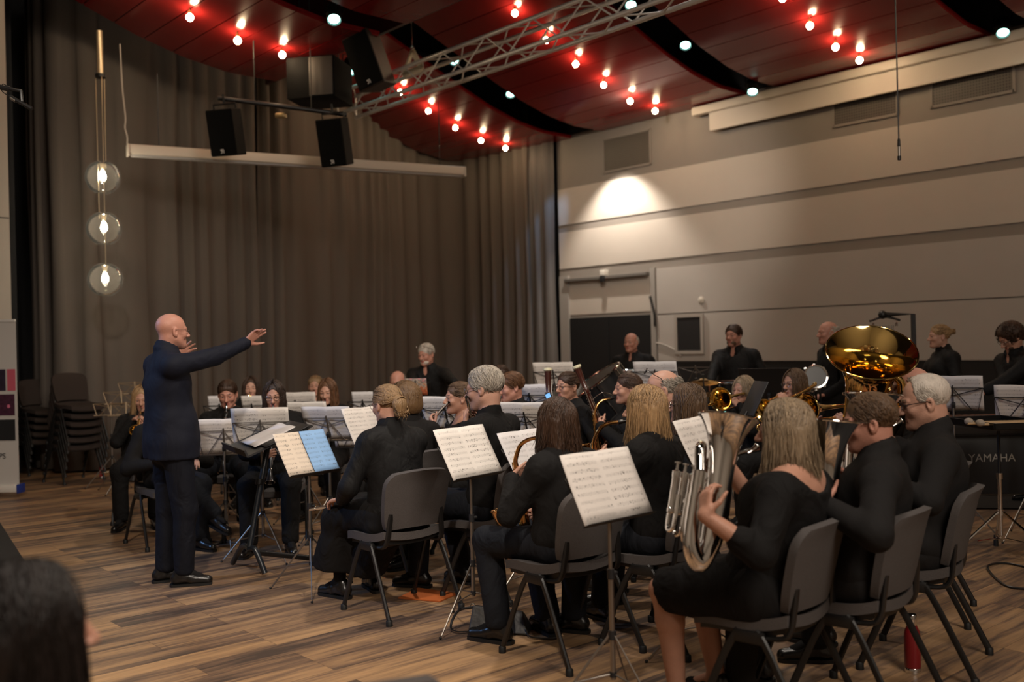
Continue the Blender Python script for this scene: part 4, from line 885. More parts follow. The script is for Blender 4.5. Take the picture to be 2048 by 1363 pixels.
# ------------------------------------------------------------------ curtain
CM = mat('curtain_cloth', (0.142, 0.121, 0.106), 0.9, spec=0.2, var=0.12, scale=4, bump=0.15, bscale=220, stretch=(1, 1, .15))
def curtain(name, path, z0, z1, m, label, seed, amp=.075, wl=.40, group=None):
    P = smooth_path(path, 420); r = random.Random(seed); sl = [0]
    for a, c2 in zip(P, P[1:]): sl.append(sl[-1]+(c2-a).length)
    ph = []; t = 0
    for i in range(len(P)): ph.append(t); t += ((sl[min(i+1, len(P)-1)]-sl[i])/wl)*(1+.45*math.sin(sl[i]*1.9+seed)+.3*math.sin(sl[i]*4.7))*2*PI
    nz = 8; v = []; off = [r.uniform(.55, 1.1) for _ in range(400)]
    for i, p in enumerate(P):
        d = (P[min(i+1, len(P)-1)]-P[max(i-1, 0)]).normalized(); n = V((-d.y, d.x, 0))
        for j in range(nz+1):
            z = z0+(z1-z0)*j/nz; k = off[int(ph[i]/(2*PI)) % 400]*(.75+.25*(1-j/nz)); w_ = math.sin(ph[i]+.25*math.sin(z*.9+i*.02))
            v.append(p+n*(amp*k*(abs(w_)**.7*(1 if w_ > 0 else -1)))+d*(.02*math.sin(z*1.3+ph[i]))+V((0, 0, z)))
    f = [(i*(nz+1)+j, (i+1)*(nz+1)+j, (i+1)*(nz+1)+j+1, i*(nz+1)+j+1) for i in range(len(P)-1) for j in range(nz)]
    o = MB().arr(v, f).build(name, m, None, angle=0); md = o.modifiers.new('thickness', 'SOLIDIFY'); md.thickness = .006
    return tag(o, label, 'curtain', group)
c0_ = W(64, 700, 13.75)
curtain('curtain', [(c0_.x, c0_.y, 0), (4.4, 13.35, 0), (7.2, 14.0, 0)], .03, 6.6, CM, 'dark grey pleated curtain behind the conductor, left half of the back wall', 1)
curtain('curtain', [(7.25, 14.05, 0), (9.6, 14.9, 0), (11.6, 15.45, 0), (12.2, 15.1, 0), (12.34, 14.2, 0), (12.36, 13.45, 0)], .03, 5.9, CM, 'dark grey pleated curtain behind the standing percussionist, right half of the back wall', 2)
curtain('curtain', [(12.36, 13.5, 0), (12.375, 13.2, 0), (12.38, 12.84, 0)], .03, 5.15, mat('pale_curtain', (0.16, 0.15, 0.145), 0.85, spec=.2), 'narrow paler curtain with bluish light where the drapes meet the right wall', 3, .05, .3)
# ------------------------------------------------------------------ ceiling
RED = mat('red_ceiling', (0.20, 0.010, 0.010), 0.2, spec=0.45, var=0.12, scale=3, bump=0.02, bscale=6)
PROF = [(12.48, 5.15), (11.8, 5.155), (11.2, 5.25), (10.6, 5.42), (10.04, 5.635), (9.5, 5.86), (9.0, 6.07), (8.55, 6.26)]
def zc(x):
    for (x1, z1), (x0, z0) in zip(PROF, PROF[1:]):
        if x0 <= x <= x1: return z0+(z1-z0)*(x-x0)/(x1-x0)
    return PROF[-1][1] if x < PROF[-1][0] else PROF[0][1]
def canopy(dx, ya, yb, label):
    m = MB(); n = 11; w_ = 3.93/n
    for i in range(n):
        xa, xb = 12.48-i*w_-.006, 12.48-(i+1)*w_+.006
        def fn(u, v):
            x = xa+(xb-xa)*u; s_ = (zc(x+.05)-zc(x-.05))/.1; return V((x+dx, ya+(yb-ya)*v, zc(x))), V((-s_, 0, 1)).normalized()
        m.slab(fn, 4, 1, .03)
    e = []
    for y in (ya, yb):
        m.slab(lambda u, v: (V((12.48-3.93*u+dx, y, zc(12.48-3.93*u)+.01+.03*v)), V((0, 1, 0))), 24, 1, .02)
    o = m.build('ceiling_canopy', RED, None, angle=25); tag(o, label, 'ceiling panel', 'red slatted ceiling canopies'); return o
canopy(0, 12.43, 15.3, 'red curved ceiling canopy at the far end, over the meeting of curtain and wall')
canopy(0, 8.71, 11.7, 'red curved ceiling canopy behind the truss, second from the far end')
canopy(0, 5.18, 8.15, 'red curved ceiling canopy over the white screen, nearest on the right')
canopy(0, 1.2, 4.62, 'red curved ceiling canopy at the top right corner of the view')
canopy(-5.95, 9.6, 12.05, 'red curved ceiling canopy at upper left, above the pendant lamp')
canopy(-5.95, 5.6, 9.05, 'red curved ceiling canopy at the top left, nearer than its neighbour')
# central service channel between the two bays
ch = empty('service_channel', (0, 0, 0), label='dark stepped service channel with rails running between the red canopies', cat='service channel')
m = MB()
m.box((7.25, 7.0, 6.35), (2.5, 13.0, .08)); m.build('channel_soffit', WD, ch, smooth=False)
m = MB(); DR = mat('dark_red_gloss', (0.035, 0.004, 0.004), 0.22)
m.box((6.62, 7.0, 5.72), (.05, 11.0, 1.05)); m.box((6.9, 7.0, 5.75), (.5, 11, .05)); m.box((7.15, 7.0, 5.95), (.05, 11, .4)); m.build('channel_side', DR, ch, smooth=False)
for x, z in ((6.75, 5.66), (6.9, 5.68), (7.05, 5.7), (7.3, 6.0)): MB().tube([(x, 2.0, z), (x, 11.8, z)], .02, 8).build('rail', mat('rail_satin', (0.12, 0.07, 0.05), 0.3, metal=.6), ch)
# string bulbs
BULB = mat('bulb_glow', (1, .8, .5), 0.3, emit=(1.0, 0.73, 0.43), es=115.0); SOCK = mat('bulb_socket', (0.35, 0.2, 0.08), 0.3, metal=.7)
rows = ((0, 13.45, 'far'), (0, 9.95, 'second'), (0, 6.55, 'third'), (0, 3.2, 'near'), (-5.95, 10.68, 'left'))
bulb0 = None; ordn = ('first', 'second', 'third', 'fourth', 'fifth', 'sixth', 'seventh')
where = {'far': 'far canopy over the curtain', 'second': 'canopy behind the truss', 'third': 'canopy over the white screen', 'near': 'nearest right canopy', 'left': 'left canopy above the pendant lamp'}
for dx, y, nm in rows:
    for i in range(6):
        x = 11.82-.57*i; z = zc(x)
        if bulb0 is None:
            o = empty('ceiling_bulb'); MB().lathe([(.008, .06), (.008, 0), (.02, -.01), (.02, -.04), (.014, -.045)], n=10).build('socket', SOCK, o)
            MB().lathe([(0, -.125), (.022, -.12), (.037, -.1), (.042, -.082), (.036, -.062), (.02, -.046), (.014, -.042)], n=16).build('bulb', BULB, o); bulb0 = o
        else: o = copy_tree(bulb0)
        o.location = (x+dx, y, z-.016-(.02 if 0 < i < 5 else .0)); tag(o, 'small glowing bulb on the %s, %s from its low end' % (where[nm], ordn[i]), 'light bulb', 'bulbs dotted along the red ceiling')
# black spotlights in the slots
LEDM = mat('led_glow', (.8, 1, .95), .3, emit=(0.42, 1.0, 0.86), es=9.0); LEDS = []
par0 = None
def par(loc, label):
    global par0
    if par0 is None:
        o = empty('ceiling_spotlight'); MB().lathe([(0, .27), (.05, .26), (.08, .2), (.08, -.02), (.072, -.02), (.062, .012)], n=18, cap=False).build('housing', BMET, o)
        MB().lathe([(0, .006), (.062, .004)], n=18, cap=False).build('lens', LEDM, o); y = MB(); y.tube([(.095, 0, .1), (.095, 0, .36), (-.095, 0, .36), (-.095, 0, .1)], .008, 6); y.cyl((0, 0, .36), (0, 0, .6), .01, n=6); y.build('yoke', BMET, o); par0 = o
    else: o = copy_tree(par0)
    o.location = loc; v_ = (CAM-V(loc)); v_.z = 0; v_.normalize(); o.rotation_euler = (v_*.62-V((0, 0, .8))).to_track_quat('-Z', 'Y').to_euler(); tag(o, label, 'spotlight', 'black spotlights in the ceiling slots'); LEDS.append(V(loc))
for x, y, yy, lb in ((1021, 188, 11.95, 'lit black spotlight in the far slot, right of the truss'), (909, 122, 12.0, 'lit black spotlight in the far slot, seen through the truss'), (1371, 90, 8.42, 'lit black spotlight in the slot left of the white screen canopy'), (1505, 183, 8.25, 'lit black spotlight at the wall end of the slot by the white screen'),
                     (1262, 10, 8.42, 'lit black spotlight at the top of the view behind the truss'), (2006, 65, 4.9, 'lit black spotlight at the far right above the white screen'), (668, 38, 9.3, 'lit black spotlight at upper left between the left canopies'), (700, 142, 11.3, 'lit black spotlight half hidden behind the tilted loudspeaker')):
    par(onY(x, y, yy), lb)
# truss
tr = empty('lighting_truss', (7.4, 0, 4.72), label='silver aluminium lighting truss crossing under the red ceiling', cat='truss')
ya, yb, h_ = 1.5, 11.7, .29
for x, z in ((-.145, 0), (.145, 0), (-.145, h_), (.145, h_)): MB().tube([(x, ya, z), (x, yb, z)], .025, 12).build('chord', ALU, tr)
br_ = MB(); n = 26; st_ = (yb-ya)/n
for i in range(n):
    a, c2 = yb-i*st_, yb-(i+1)*st_; z = (0, h_) if i % 2 else (h_, 0)
    for x in (-.145, .145): br_.tube([(x, a, z[0]), (x, c2, z[1])], .009, 6)
    for zz in (0, h_): br_.tube([(-.145 if i % 2 else .145, a, zz), (.145 if i % 2 else -.145, c2, zz)], .009, 6)
for y in (ya, yb):
    for x in (-.145, .145): br_.tube([(x, y, 0), (x, y, h_)], .012, 6)
br_.build('brace', ALU, tr)
# loudspeakers
SPK = mat('speaker_black', (0.004, 0.004, 0.004), 0.75, spec=.15, bump=.2, bscale=150); GRL = mat('speaker_grille', (0.003, 0.003, 0.003), 0.85, spec=.1, bump=.4, bscale=500)
LOGO = mat('logo_white', (0.6, 0.58, 0.55), 0.5)
def speaker(loc, R3, size, label, wood=False, bracket=True):
    w_, d_, h = size; o = empty('loudspeaker', label=label, cat='loudspeaker', group='hanging loudspeakers', mw=M4(loc, R3))
    m = MB(); out = [(-w_/2, d_/2), (w_/2, d_/2), (w_*.36, -d_/2), (-w_*.36, -d_/2)]          # grille faces +y
    vv = [V((x, y, -h/2)) for x, y in out]+[V((x, y, h/2)) for x, y in out]
    m.arr(vv, [(3, 2, 1, 0), (4, 5, 6, 7)]+[(i, (i+1) % 4, 4+(i+1) % 4, 4+i) for i in range(4)])
    bd = m.build('cabinet', mat('speaker_brown', (0.022, 0.014, 0.010), .5) if wood else SPK, o, smooth=False); bv = bd.modifiers.new('edge', 'BEVEL'); bv.width = .012; bv.segments = 2
    MB().slab(lambda u, v: (V(((2*u-1)*w_*.47, d_/2+.006+.012*(1-(2*u-1)**2), (2*v-1)*h*.47)), V((0, 1, 0))), 8, 2, .01).build('grille', GRL, o)
    lg = MB(); z0 = -h*.4
    for q in (((-.018, -.02), (-.018, .02)), ((-.018, .02), (.018, .02)), ((.018, .02), (-.004, -.004)), ((-.004, -.004), (.018, -.02))): lg.tube([(q[0][0], d_/2+.026, z0+q[0][1]), (q[1][0], d_/2+.026, z0+q[1][1])], .006, 5)
    lg.build('badge', LOGO, o)
    if bracket: b_ = MB(); b_.tube([(w_*.42, 0, h/2), (w_*.42, 0, h/2+.06), (-w_*.42, 0, h/2+.06), (-w_*.42, 0, h/2)], .013, 6); b_.cyl((0, 0, h/2+.06), (0, 0, h/2+.17), .014, n=8); b_.build('bracket', BMET, o)
    return o
def faceR(az, pitch=0, roll=0): return Matrix.Rotation(rotz(az), 3, 'Z') @ Matrix.Rotation(math.radians(pitch), 3, 'X') @ Matrix.Rotation(math.radians(roll), 3, 'Y')
speaker(W(456, 265, 11.6), faceR(196, -12), (.34, .3, .53), 'black loudspeaker hanging left from the dark pipe before the curtain')
speaker(W(673, 284, 12.0), faceR(198, -14), (.34, .3, .56), 'black loudspeaker hanging right from the dark pipe before the curtain')
speaker(W(742, 123, 11.6), faceR(205, -10, 15), (.36, .36, .64), 'black loudspeaker hung tilted beside the end of the truss', True, False)
a, c2 = W(436, 196, 11.62), W(693, 229, 12.05)
pp = MB(); pp.tube([a, c2], .028, 10); pi_ = pp.build('hanging_pipe', BMET, None); tag(pi_, 'dark horizontal pipe carrying the two loudspeakers', 'pipe')
for t in (.28, .72):
    q = a+(c2-a)*t; MB().tube([q, q+V((0, 0, 1.4))], .008, 6).build('suspension', BMET, pi_)
p = W(562, 228, 12.0); tag(MB().box(p+V((0, 0, -.02)), (.13, .1, .06), faceR(10), b=.02).build('hanging_lamp', mat('dull_brass', (.4, .3, .16), .35, metal=.8), None), 'small brassy lamp hanging between the two black loudspeakers', 'lamp')
bx = empty('hanging_cabinet', label='large dark hanging cabinet under the ceiling above the pipe', cat='cabinet', mw=M4(W(640, 166, 12.3), faceR(192)))
MB().box((0, 0, 0), (.62, .6, .5), b=.015).build('cabinet', SPK, bx); MB().box((-.14, .31, .0), (.30, .02, .46), b=.005).build('front_panel', mat('dull_brown_panel', (.05, .042, .035), .6), bx)
for x in (-.25, .25): MB().tube([(x, 0, .25), (x, 0, 1.3)], .01, 6).build('suspension', BMET, bx)
# chain hoist plate on the truss and the hoist chain
p = V((7.4, 10.15, 4.97)); rg = empty('rigging_clamp', p, label='pale triangular lifting clamp standing on the truss', cat='clamp')
m = MB()
for a, c2 in (((0, -.2, 0), (0, 0, .28)), ((0, .2, 0), (0, 0, .28)), ((0, -.16, .02), (0, .16, .02))): m.tube([a, c2], .045, 6, flat=.4)
m.build('lifting_plate', mat('dull_zinc', (.85, .74, .55), .5, metal=.1), rg); MB().tube([(0, 0, .28), (0, 0, 1.25)], .008, 6).build('chain', CHROME, rg); MB().torus((0, 0, .31), (1, 0, 0), .03, .01, 14, 6).build('shackle', CHROME, rg)
# white screen cassette before the curtain
a, c2 = W(256, 299, 12.0), W(926, 343, 14.1); d_ = c2-a; u_ = d_.normalized(); R3 = Matrix((u_, V((0, 0, 1)).cross(u_).normalized(), u_.cross(V((0, 0, 1)).cross(u_).normalized()))).transposed()
w2 = empty('projection_screen', label='long white screen cassette hanging level before the grey curtain', cat='projection screen', mw=M4((a+c2)/2, R3)); l_ = d_.length
m = MB(); m.box((0, 0, .0), (l_, .15, .12), b=.02); m.build('cassette', mat('cassette_cream', (0.60, 0.54, 0.47), .55), w2); MB().box((0, -.0, -.07), (l_*.985, .08, .03), b=.008).build('bottom_bar', mat('cassette_grey', (.4, .38, .37), .5), w2)
for x in (-.5, .5): MB().box((x*l_, 0, -.01), (.03, .16, .14), b=.01).build('end_cap', MATS['cassette_cream'], w2)
for x in (-.42, .42): MB().tube([(x*l_, 0, .06), (x*l_, 0, .95)], .006, 6).build('suspension', BMET, w2)
pts = [W(x, y, 12.0) for x, y in ((240, 88), (242, 130), (245, 180), (251, 235), (250, 255), (255, 275), (254, 300), (258, 310))]
tag(MB().tube(smooth_path(pts, 30), .010, 6).build('cable', mat('pale_flex', (.5, .46, .41), .6), None), 'pale cable dropping from the ceiling to the left end of the white cassette', 'cable')
# pendant lamp with three glass globes
GL, N, L, b = nt('clear_glass'); gt = N.new('ShaderNodeBsdfTransparent'); gt.inputs[0].default_value = (.97, .955, .92, 1); gg = N.new('ShaderNodeBsdfGlossy'); gg.inputs['Roughness'].default_value = .03; gl_ = N.new('ShaderNodeLayerWeight'); gl_.inputs[0].default_value = .16
gm = N.new('ShaderNodeMixShader'); L.new(gl_.outputs['Fresnel'], gm.inputs[0]); L.new(gt.outputs[0], gm.inputs[1]); L.new(gg.outputs[0], gm.inputs[2]); gx_ = N.new('ShaderNodeBsdfTranslucent'); gx_.inputs[0].default_value = (.9, .88, .84, 1); gy_ = N.new('ShaderNodeMixShader'); gy_.inputs[0].default_value = .013; L.new(gm.outputs[0], gy_.inputs[1]); L.new(gx_.outputs[0], gy_.inputs[2]); L.new(gy_.outputs[0], N['Material Output'].inputs[0])
pd = 11.7; gp = [W(x, y, pd) for x, y in ((207, 355), (208, 457), (209, 559))]; top = W(201, 70, pd)
pl = empty('pendant_lamp', gp[1].to_2d().to_3d(), label='pendant lamp of three glass globes hanging before the curtain', cat='lamp'); o0 = V((gp[1].x, gp[1].y, 0))
LB = mat('lamp_brass', (.75, .62, .42), .35, metal=.7)
zt, zc_ = top.z, W(203, 150, pd).z
MB().tube([(0, 0, zt+.05), (0, 0, zc_)], .035, 14).build('stem', LB, pl); MB().lathe([(.035, .02), (.06, .01), (.06, -.03), (.03, -.04)], (0, 0, zc_), n=16).build('collar', BMET, pl)
for j in range(3):
    q = 2*PI*j/3+.4; MB().tube([(.055*math.cos(q), .055*math.sin(q), zc_-.03), (.05*math.cos(q), .05*math.sin(q), gp[j].z+.12)], .0048, 6).build('wire', LB, pl)
GB = mat('globe_filament', (1, .9, .7), .3, emit=(1.0, .88, .68), es=115.0)
for g in gp:
    pr = [(.2*math.sin(PI*t), .2*math.cos(PI*t)) for t in [.1+.78*i/22 for i in range(23)]]
    out = pr+[(r*.985, h+.0) for r, h in reversed(pr)]
    gl = MB().lathe([(r, h) for r, h in pr]+[(.09, -.187), (.0, -.188), (.0, -.184), (.088, -.183)]+[(r*.975, h*.975) for r, h in reversed(pr)], (0, 0, g.z), n=36, cap=False).build('glass_globe', GL, pl, angle=60)
    MB().lathe([(.04, 0), (.045, -.01), (.03, -.05), (.02, -.09)], (0, 0, g.z+.19), n=14).build('lamp_holder', LB, gl)
    MB().lathe([(0, -.05), (.03, -.035), (.038, 0), (.03, .03), (.015, .07)], (0, 0, g.z+.015), n=16).build('bulb', GB, gl)
# hanging microphones
hm_ = empty('hanging_microphone', W(1798, 300, 8.5), label='black microphone hanging on a thin cable at the upper right', cat='microphone')
MB().tube([(0, 0, .10), (0, 0, 1.6)], .006, 6).build('cable', BMET, hm_); MB().lathe([(.0, .11), (.012, .09), (.014, .04), (.012, .03)], n=10).build('connector', BMET, hm_); MB().lathe([(.012, .03), (.0125, -.05)], n=10).build('microphone_body', GMET, hm_); MB().lathe([(.0155, -.05), (.0155, -.085), (.0, -.09)], n=10).build('capsule', BMET, hm_)
q = W(40, 203, 6.0); hm_ = empty('hanging_microphone', q, label='black pencil microphone on a boom arm at the far left', cat='microphone')
a1, a2 = W(20, 193, 6)-q, W(64, 218, 6)-q; MB().tube([a1, a2], .012, 10).build('microphone_body', BMET, hm_); MB().tube([W(22, 194.5, 6)-q, W(32, 201, 6)-q], .0125, 10).build('silver_ring', CHROME, hm_)
MB().tube([W(-60, 165, 6)-q, W(0, 174, 6)-q, W(20, 178, 6)-q], .016, 8).build('boom_arm', BMET, hm_); MB().tube([W(20, 178, 6)-q, W(42, 182, 6)-q, W(44, 203, 6)-q], .011, 8).build('clip', BMET, hm_); MB().tube(smooth_path([W(18, 192, 6)-q, W(4, 182, 6)-q, W(6, 168, 6)-q, W(18, 175, 6)-q], 16), .003, 5).build('cable', BMET, hm_)
# ------------------------------------------------------------------ players
def mpos(hx, hy, d, a, hyaw=0, hpitch=0, s=1.0):
    f = dirv(a+hyaw); p = math.radians(hpitch); F_ = f*math.cos(p)-V((0, 0, math.sin(p))); U_ = V((0, 0, math.cos(p)))+f*math.sin(p)
    return W(hx, hy, d)+F_*.100*s-U_*.064*s, F_, U_
def grip(p, f, n, **k): n = V(n).normalized(); return dict(w=V(p)-n*.026, f=V(f), n=n, wf=True, back=.085, **k)
SPECS = []
def P(hx, ty, d, a, label, inst=None, ilabel=None, ihand=None, chair=None, ca=None, **k):
    s = k.get('hs', 1.0)*(0.95 if k.get('sex') == 'f' else 1.0); hy = ty+(.117*s+.010)*FPX/d
    ty_ = k.get('hyaw', 0); tp = k.get('hpitch', 0); M, F_, U_ = mpos(hx, hy, d, a, ty_, tp, s); h = a+ty_
    z = V((0, 0, 1)); R_ = dirv(h+90)
    if inst == 'flute':
        dr = (R_*.93+F_*.28-z*k.pop('drop', .25)).normalized(); A = M+F_*.012-dr*.075; B = A+dr*.67; flute(A, B, ilabel)
        k['hands'] = {'L': grip(A+dr*.26, dr*.5+z*.6, (-F_+z*.1), curl=.75, pole=None) if False else grip(A+dr*.26, z*.7+dr*.5, -F_, curl=.8), 'R': grip(A+dr*.47, F_*.5+z*.5-dr*.2, F_*.2-z+dr*.1, curl=.55)}
        for q in k['hands'].values(): q.pop('pole', None)
    elif inst in ('clarinet',):
        dr = (F_*.42-U_*.9+dirv(h)*.05).normalized(); dr = (dirv(h)*.5-z*.87).normalized(); A = M-dr*.01; B = A+dr*.66; clarinet(A, B, ilabel)
        k['hands'] = {'L': grip(A+dr*.24, (-dirv(h+90)*-1*.8+z*.1), -dirv(h), curl=.55) if False else grip(A+dr*.24, R_*.8+z*.15+dirv(h)*.25, -dirv(h)*.6+R_*.1, curl=.6), 'R': grip(A+dr*.42, -R_*.8+z*.1+dirv(h)*.25, -dirv(h)*.6, curl=.6)}
    elif inst == 'cornet':
        dr = (dirv(h)*.97-z*k.pop('drop', .12)).normalized(); A = M-dr*.0; B = A+dr*.40; trumpet(A, B, ilabel)
        k['hands'] = {'L': grip(A+dr*.17-z*.05, dirv(h)*.3+R_*.6+z*.3, R_, curl=.8), 'R': grip(A+dr*.17-z*.02, dirv(h)*.6-R_*.5+z*.2, -R_*.5-z*.7, curl=.6)}
    elif inst == 'sax':
        low, fw = k.pop('low'), k.pop('ifwd'); low = V(low); saxophone(M, low, fw, ilabel); l = low-M; n = V(fw).normalized(); q = M+n*.12
        k['hands'] = {'L': grip(q+(low-q)*.28, R_*.7+z*.3, n*-1, curl=.7), 'R': grip(q+(low-q)*.62, -R_*.5+n*.5-z*.2, n*-.4-R_*.6, curl=.7)}
    elif inst in ('euph', 'tuba'):
        e = k.pop('e'); tuba(e['bell'], e['low'], M+F_*.012, e.get('side', R_), ilabel, e.get('R', .135), e.get('metal', SILVER), e.get('name', 'euphonium'), e.get('cat', 'euphonium'), e.get('sc', 1.0), e.get('group', 'silver euphoniums'))
    elif inst == 'trombone':
        e = k.pop('e'); trombone(M, e['bell'], e['slide'], ilabel); n = (V(e['slide'])-M).normalized()
        k['hands'] = {'L': grip(M+n*.12, n*.3+z*.5+R_*.4, R_, curl=.7), 'R': grip(M+n*.42, -R_*.5+z*.3+n*.4, -R_, curl=.7)}
    if ihand: k['hands'] = {**k.get('hands', {}), **ihand}
    pr = person(hx, hy, d, a, label, **k)
    if chair: chair_at(pr['loc']-dirv(a)*.01, rotz(a if ca is None else ca), chair)
    return pr
far = dict(res=.021, hres=.0068, detail=.45)
mid_ = dict(res=.017, hres=.0058, detail=.75)
near = dict(res=.0125, hres=.0048, detail=1.0)

# conductor
P(344, 624, 6.65, 54, 'standing bald conductor in navy jacket with both arms raised towards the band', pose='stand', top=NAVY, bot=NAVYT, collar='jacket', hem=.13, hairs=(), glasses=dict(m=RIMM, thin=True), tone='red', bulk=1.12, hyaw=-6, lean=.02, cuff=.97,
  hands={'R': dict(w=W(513, 668, 6.86), f=dirv(82)*.72+V((0, 0, .62)), n=dirv(170)*.75-V((0, 0, .55))+dirv(80)*.3, wf=True, curl=[.1, .12, .2, .28], spread=.14, thumb=.0, back=.085, h=.0045, pole=(.5, -.3, -.7)),
         'L': dict(w=W(374, 700, 7.12), f=dirv(85)*.8+V((0, 0, .4)), n=dirv(175)*.8-V((0, 0, .3)), wf=True, curl=.12, spread=.34, thumb=.0, back=.085, h=.0045, pole=(-.5, -.3, -.7))},
  legs={'R': dict(k=(.11, .045, .50), a=(.10, .03, .095), t=(.42, .9, -.05)), 'L': dict(k=(-.10, .0, .5), a=(-.10, -.03, .095), t=(.3, .95, -.05))}, **near)
# left clarinets and cornets, facing the camera
P(284, 770, 9.2, 166, 'seated woman with blond hair and glasses behind the conductor, at the left end', 'cornet', 'gold cornet played by the blond woman behind the conductor', 'x' and None, chair='grey chair under the blond woman at the left end', sex='f', hairs=(('long', 'blond', dict(length=.25)),), glasses={}, hpitch=14, tone='mid', drop=.5, collar='crew', **far)
P(336, 776, 8.0, 140, 'seated man in dark jacket with crossed legs, head hidden behind the conductor', top=CHAR, bot=DENIM, collar='jacket', hairs=(('short', 'brown', {}),), chair='grey chair under the man hidden behind the conductor', lean=.05,
  legs={'R': dict(k=(.10, .44, .60), a=(-.16, .52, .27), t=(-.3, .9, -.35)), 'L': dict(k=(-.10, .43, .51), a=(-.08, .44, .095))}, **far)
P(455, 759, 8.9, 172, 'seated man with short brown hair and lowered eyes playing clarinet', 'clarinet', 'black clarinet played by the short haired man', chair='grey chair under the short haired man with clarinet', hairs=(('short', 'brown', dict(length=.03)),), hpitch=16, tone='red', collar='crew', bot=DENIM, legs=dict(spread=.19, fwd=.02), **mid_)
P(502, 753, 10.3, 168, 'seated woman with long dark brown hair playing cornet in the rear row', 'cornet', 'gold cornet of the woman with long dark brown hair', chair='grey chair of the dark haired cornet woman in the rear row', sex='f', hairs=(('long', 'brown', dict(length=.30)),), tone='pale', collar='crew', **far)
P(548, 761, 8.0, 173, 'seated woman with dark bobbed hair and thin glasses playing clarinet', 'clarinet', 'black clarinet played by the woman with dark bobbed hair', chair='grey chair under the woman with dark bobbed hair', sex='f', hairs=(('bob', 'dark', dict(length=.235)),), glasses=dict(m=RIMM), hpitch=10, bulk=1.15, fat=1.08, tone='mid', collar='crew', legs=dict(spread=.16, fwd=.05), **mid_)
P(631, 750, 11.0, 178, 'seated person with fair pulled-back hair and dark glasses half hidden in the rear row', 'cornet', 'cornet half hidden behind the red haired woman', sex='f', hairs=(('tail', 'dblond', {}),), glasses={}, tone='mid', collar='crew', **far)
P(655, 757, 9.3, 186, 'seated woman with long reddish hair and glasses playing clarinet', 'clarinet', 'black clarinet played by the woman with long reddish hair', chair='grey chair under the woman with long reddish hair', sex='f', hairs=(('long', 'red', dict(length=.31)),), glasses={}, hpitch=10, tone='pale', collar='crew', legs=dict(fwd=-.1), **mid_)
P(795, 740, 10.4, 185, 'seated bald man with grey side hair behind the curly haired player', hairs=(('fringe', 'grey', {}),), tone='red', hpitch=10, **far)
P(808, 763, 6.95, -45, 'seated player with curly light brown hair and black jacket seen from behind', top=CHAR, collar='jacket', hairs=(('curly', 'curl', {}),), chair='grey chair of the curly haired player', tone='mid', lean=.05, **mid_)
P(852, 686, 11.3, 203, 'standing old man with white hair and beard leaning over by the curtain', pose='stand', lean=.22, top=BLACK2, hairs=(('short', 'white', dict(length=.04)), ('beard', 'white', {})), glasses=dict(m=RIMM, up=.055, tilt=.5), tone='red', bulk=1.15, hpitch=12, hyaw=8, ihand={'L': dict(w=W(925, 790, 10.3), f=(0, 0, -1), n=(0, -1, 0), wf=True), 'R': dict(w=W(838, 800, 10.2), f=dirv(190), n=(0, 0, -1), wf=True)}, **far)
# flutes
P(773, 768, 5.95, -40, 'seated woman with blond streaked low bun and long black skirt, back to camera', sex='f', top=BLACK2, bot=BLACK, skirt='long', collar='turtle', hairs=(('bun', 'dblond', {}),), chair='grey chair under the woman with the low bun', lean=.09, hyaw=-6, hpitch=10, tone='pale', glasses=dict(m=RIMM, thin=True),
  ihand={'L': dict(w=W(668, 1000, 6.0), f=dirv(-60)-V((0, 0, .2)), n=(0, 0, -1), wf=True), 'R': dict(w=W(720, 1004, 6.3), f=dirv(-60), n=(0, 0, -1), wf=True)}, legs=dict(spread=.13, fwd=.05), **near)
flute(W(742, 1004, 6.05), W(619, 1018, 6.12), 'silver flute resting in the lap of the woman with the low bun', 'flutes lying or held')
P(917, 762, 7.2, -108, 'seated flute woman with brown hair in profile behind the grey haired man', 'flute', 'silver flute of the woman beside the grey haired man', chair='grey chair of the flute woman behind the grey haired man', sex='f', hairs=(('bun', 'lbrown', {}),), tone='mid', lean=.05, collar='scoop', drop=.55, **mid_)
P(968, 731, 6.25, -58, 'seated man with tousled grey hair and glasses playing flute, back half turned', 'flute', 'silver flute of the man with tousled grey hair', chair='grey chair under the man with tousled grey hair', hs=1.12, hairs=(('short', 'grey', dict(length=.075)),), glasses=dict(m=RIMM), hyaw=-12, hpitch=8, tone='pale', lean=.04, bot=DENIM, drop=.55, legs={'L': dict(k=(-.12, .46, .55), a=(-.12, .50, .095)), 'R': dict(k=(.12, .44, .52), a=(.10, .30, .095))}, bulk=1.05, **mid_)
P(1022, 743, 8.2, -112, 'seated player with wavy reddish brown hair behind the grey haired flutist', 'clarinet', 'clarinet of the player with wavy reddish brown hair', chair='grey chair of the player with wavy reddish brown hair', hairs=(('short', 'red', dict(length=.06)),), tone='red', hpitch=8, lean=.06, **mid_)
P(1000, 729, 9.4, 190, 'seated player with brown hair almost hidden behind grey haired flutist', hairs=(('short', 'brown', dict(length=.05)),), tone='mid', **far)
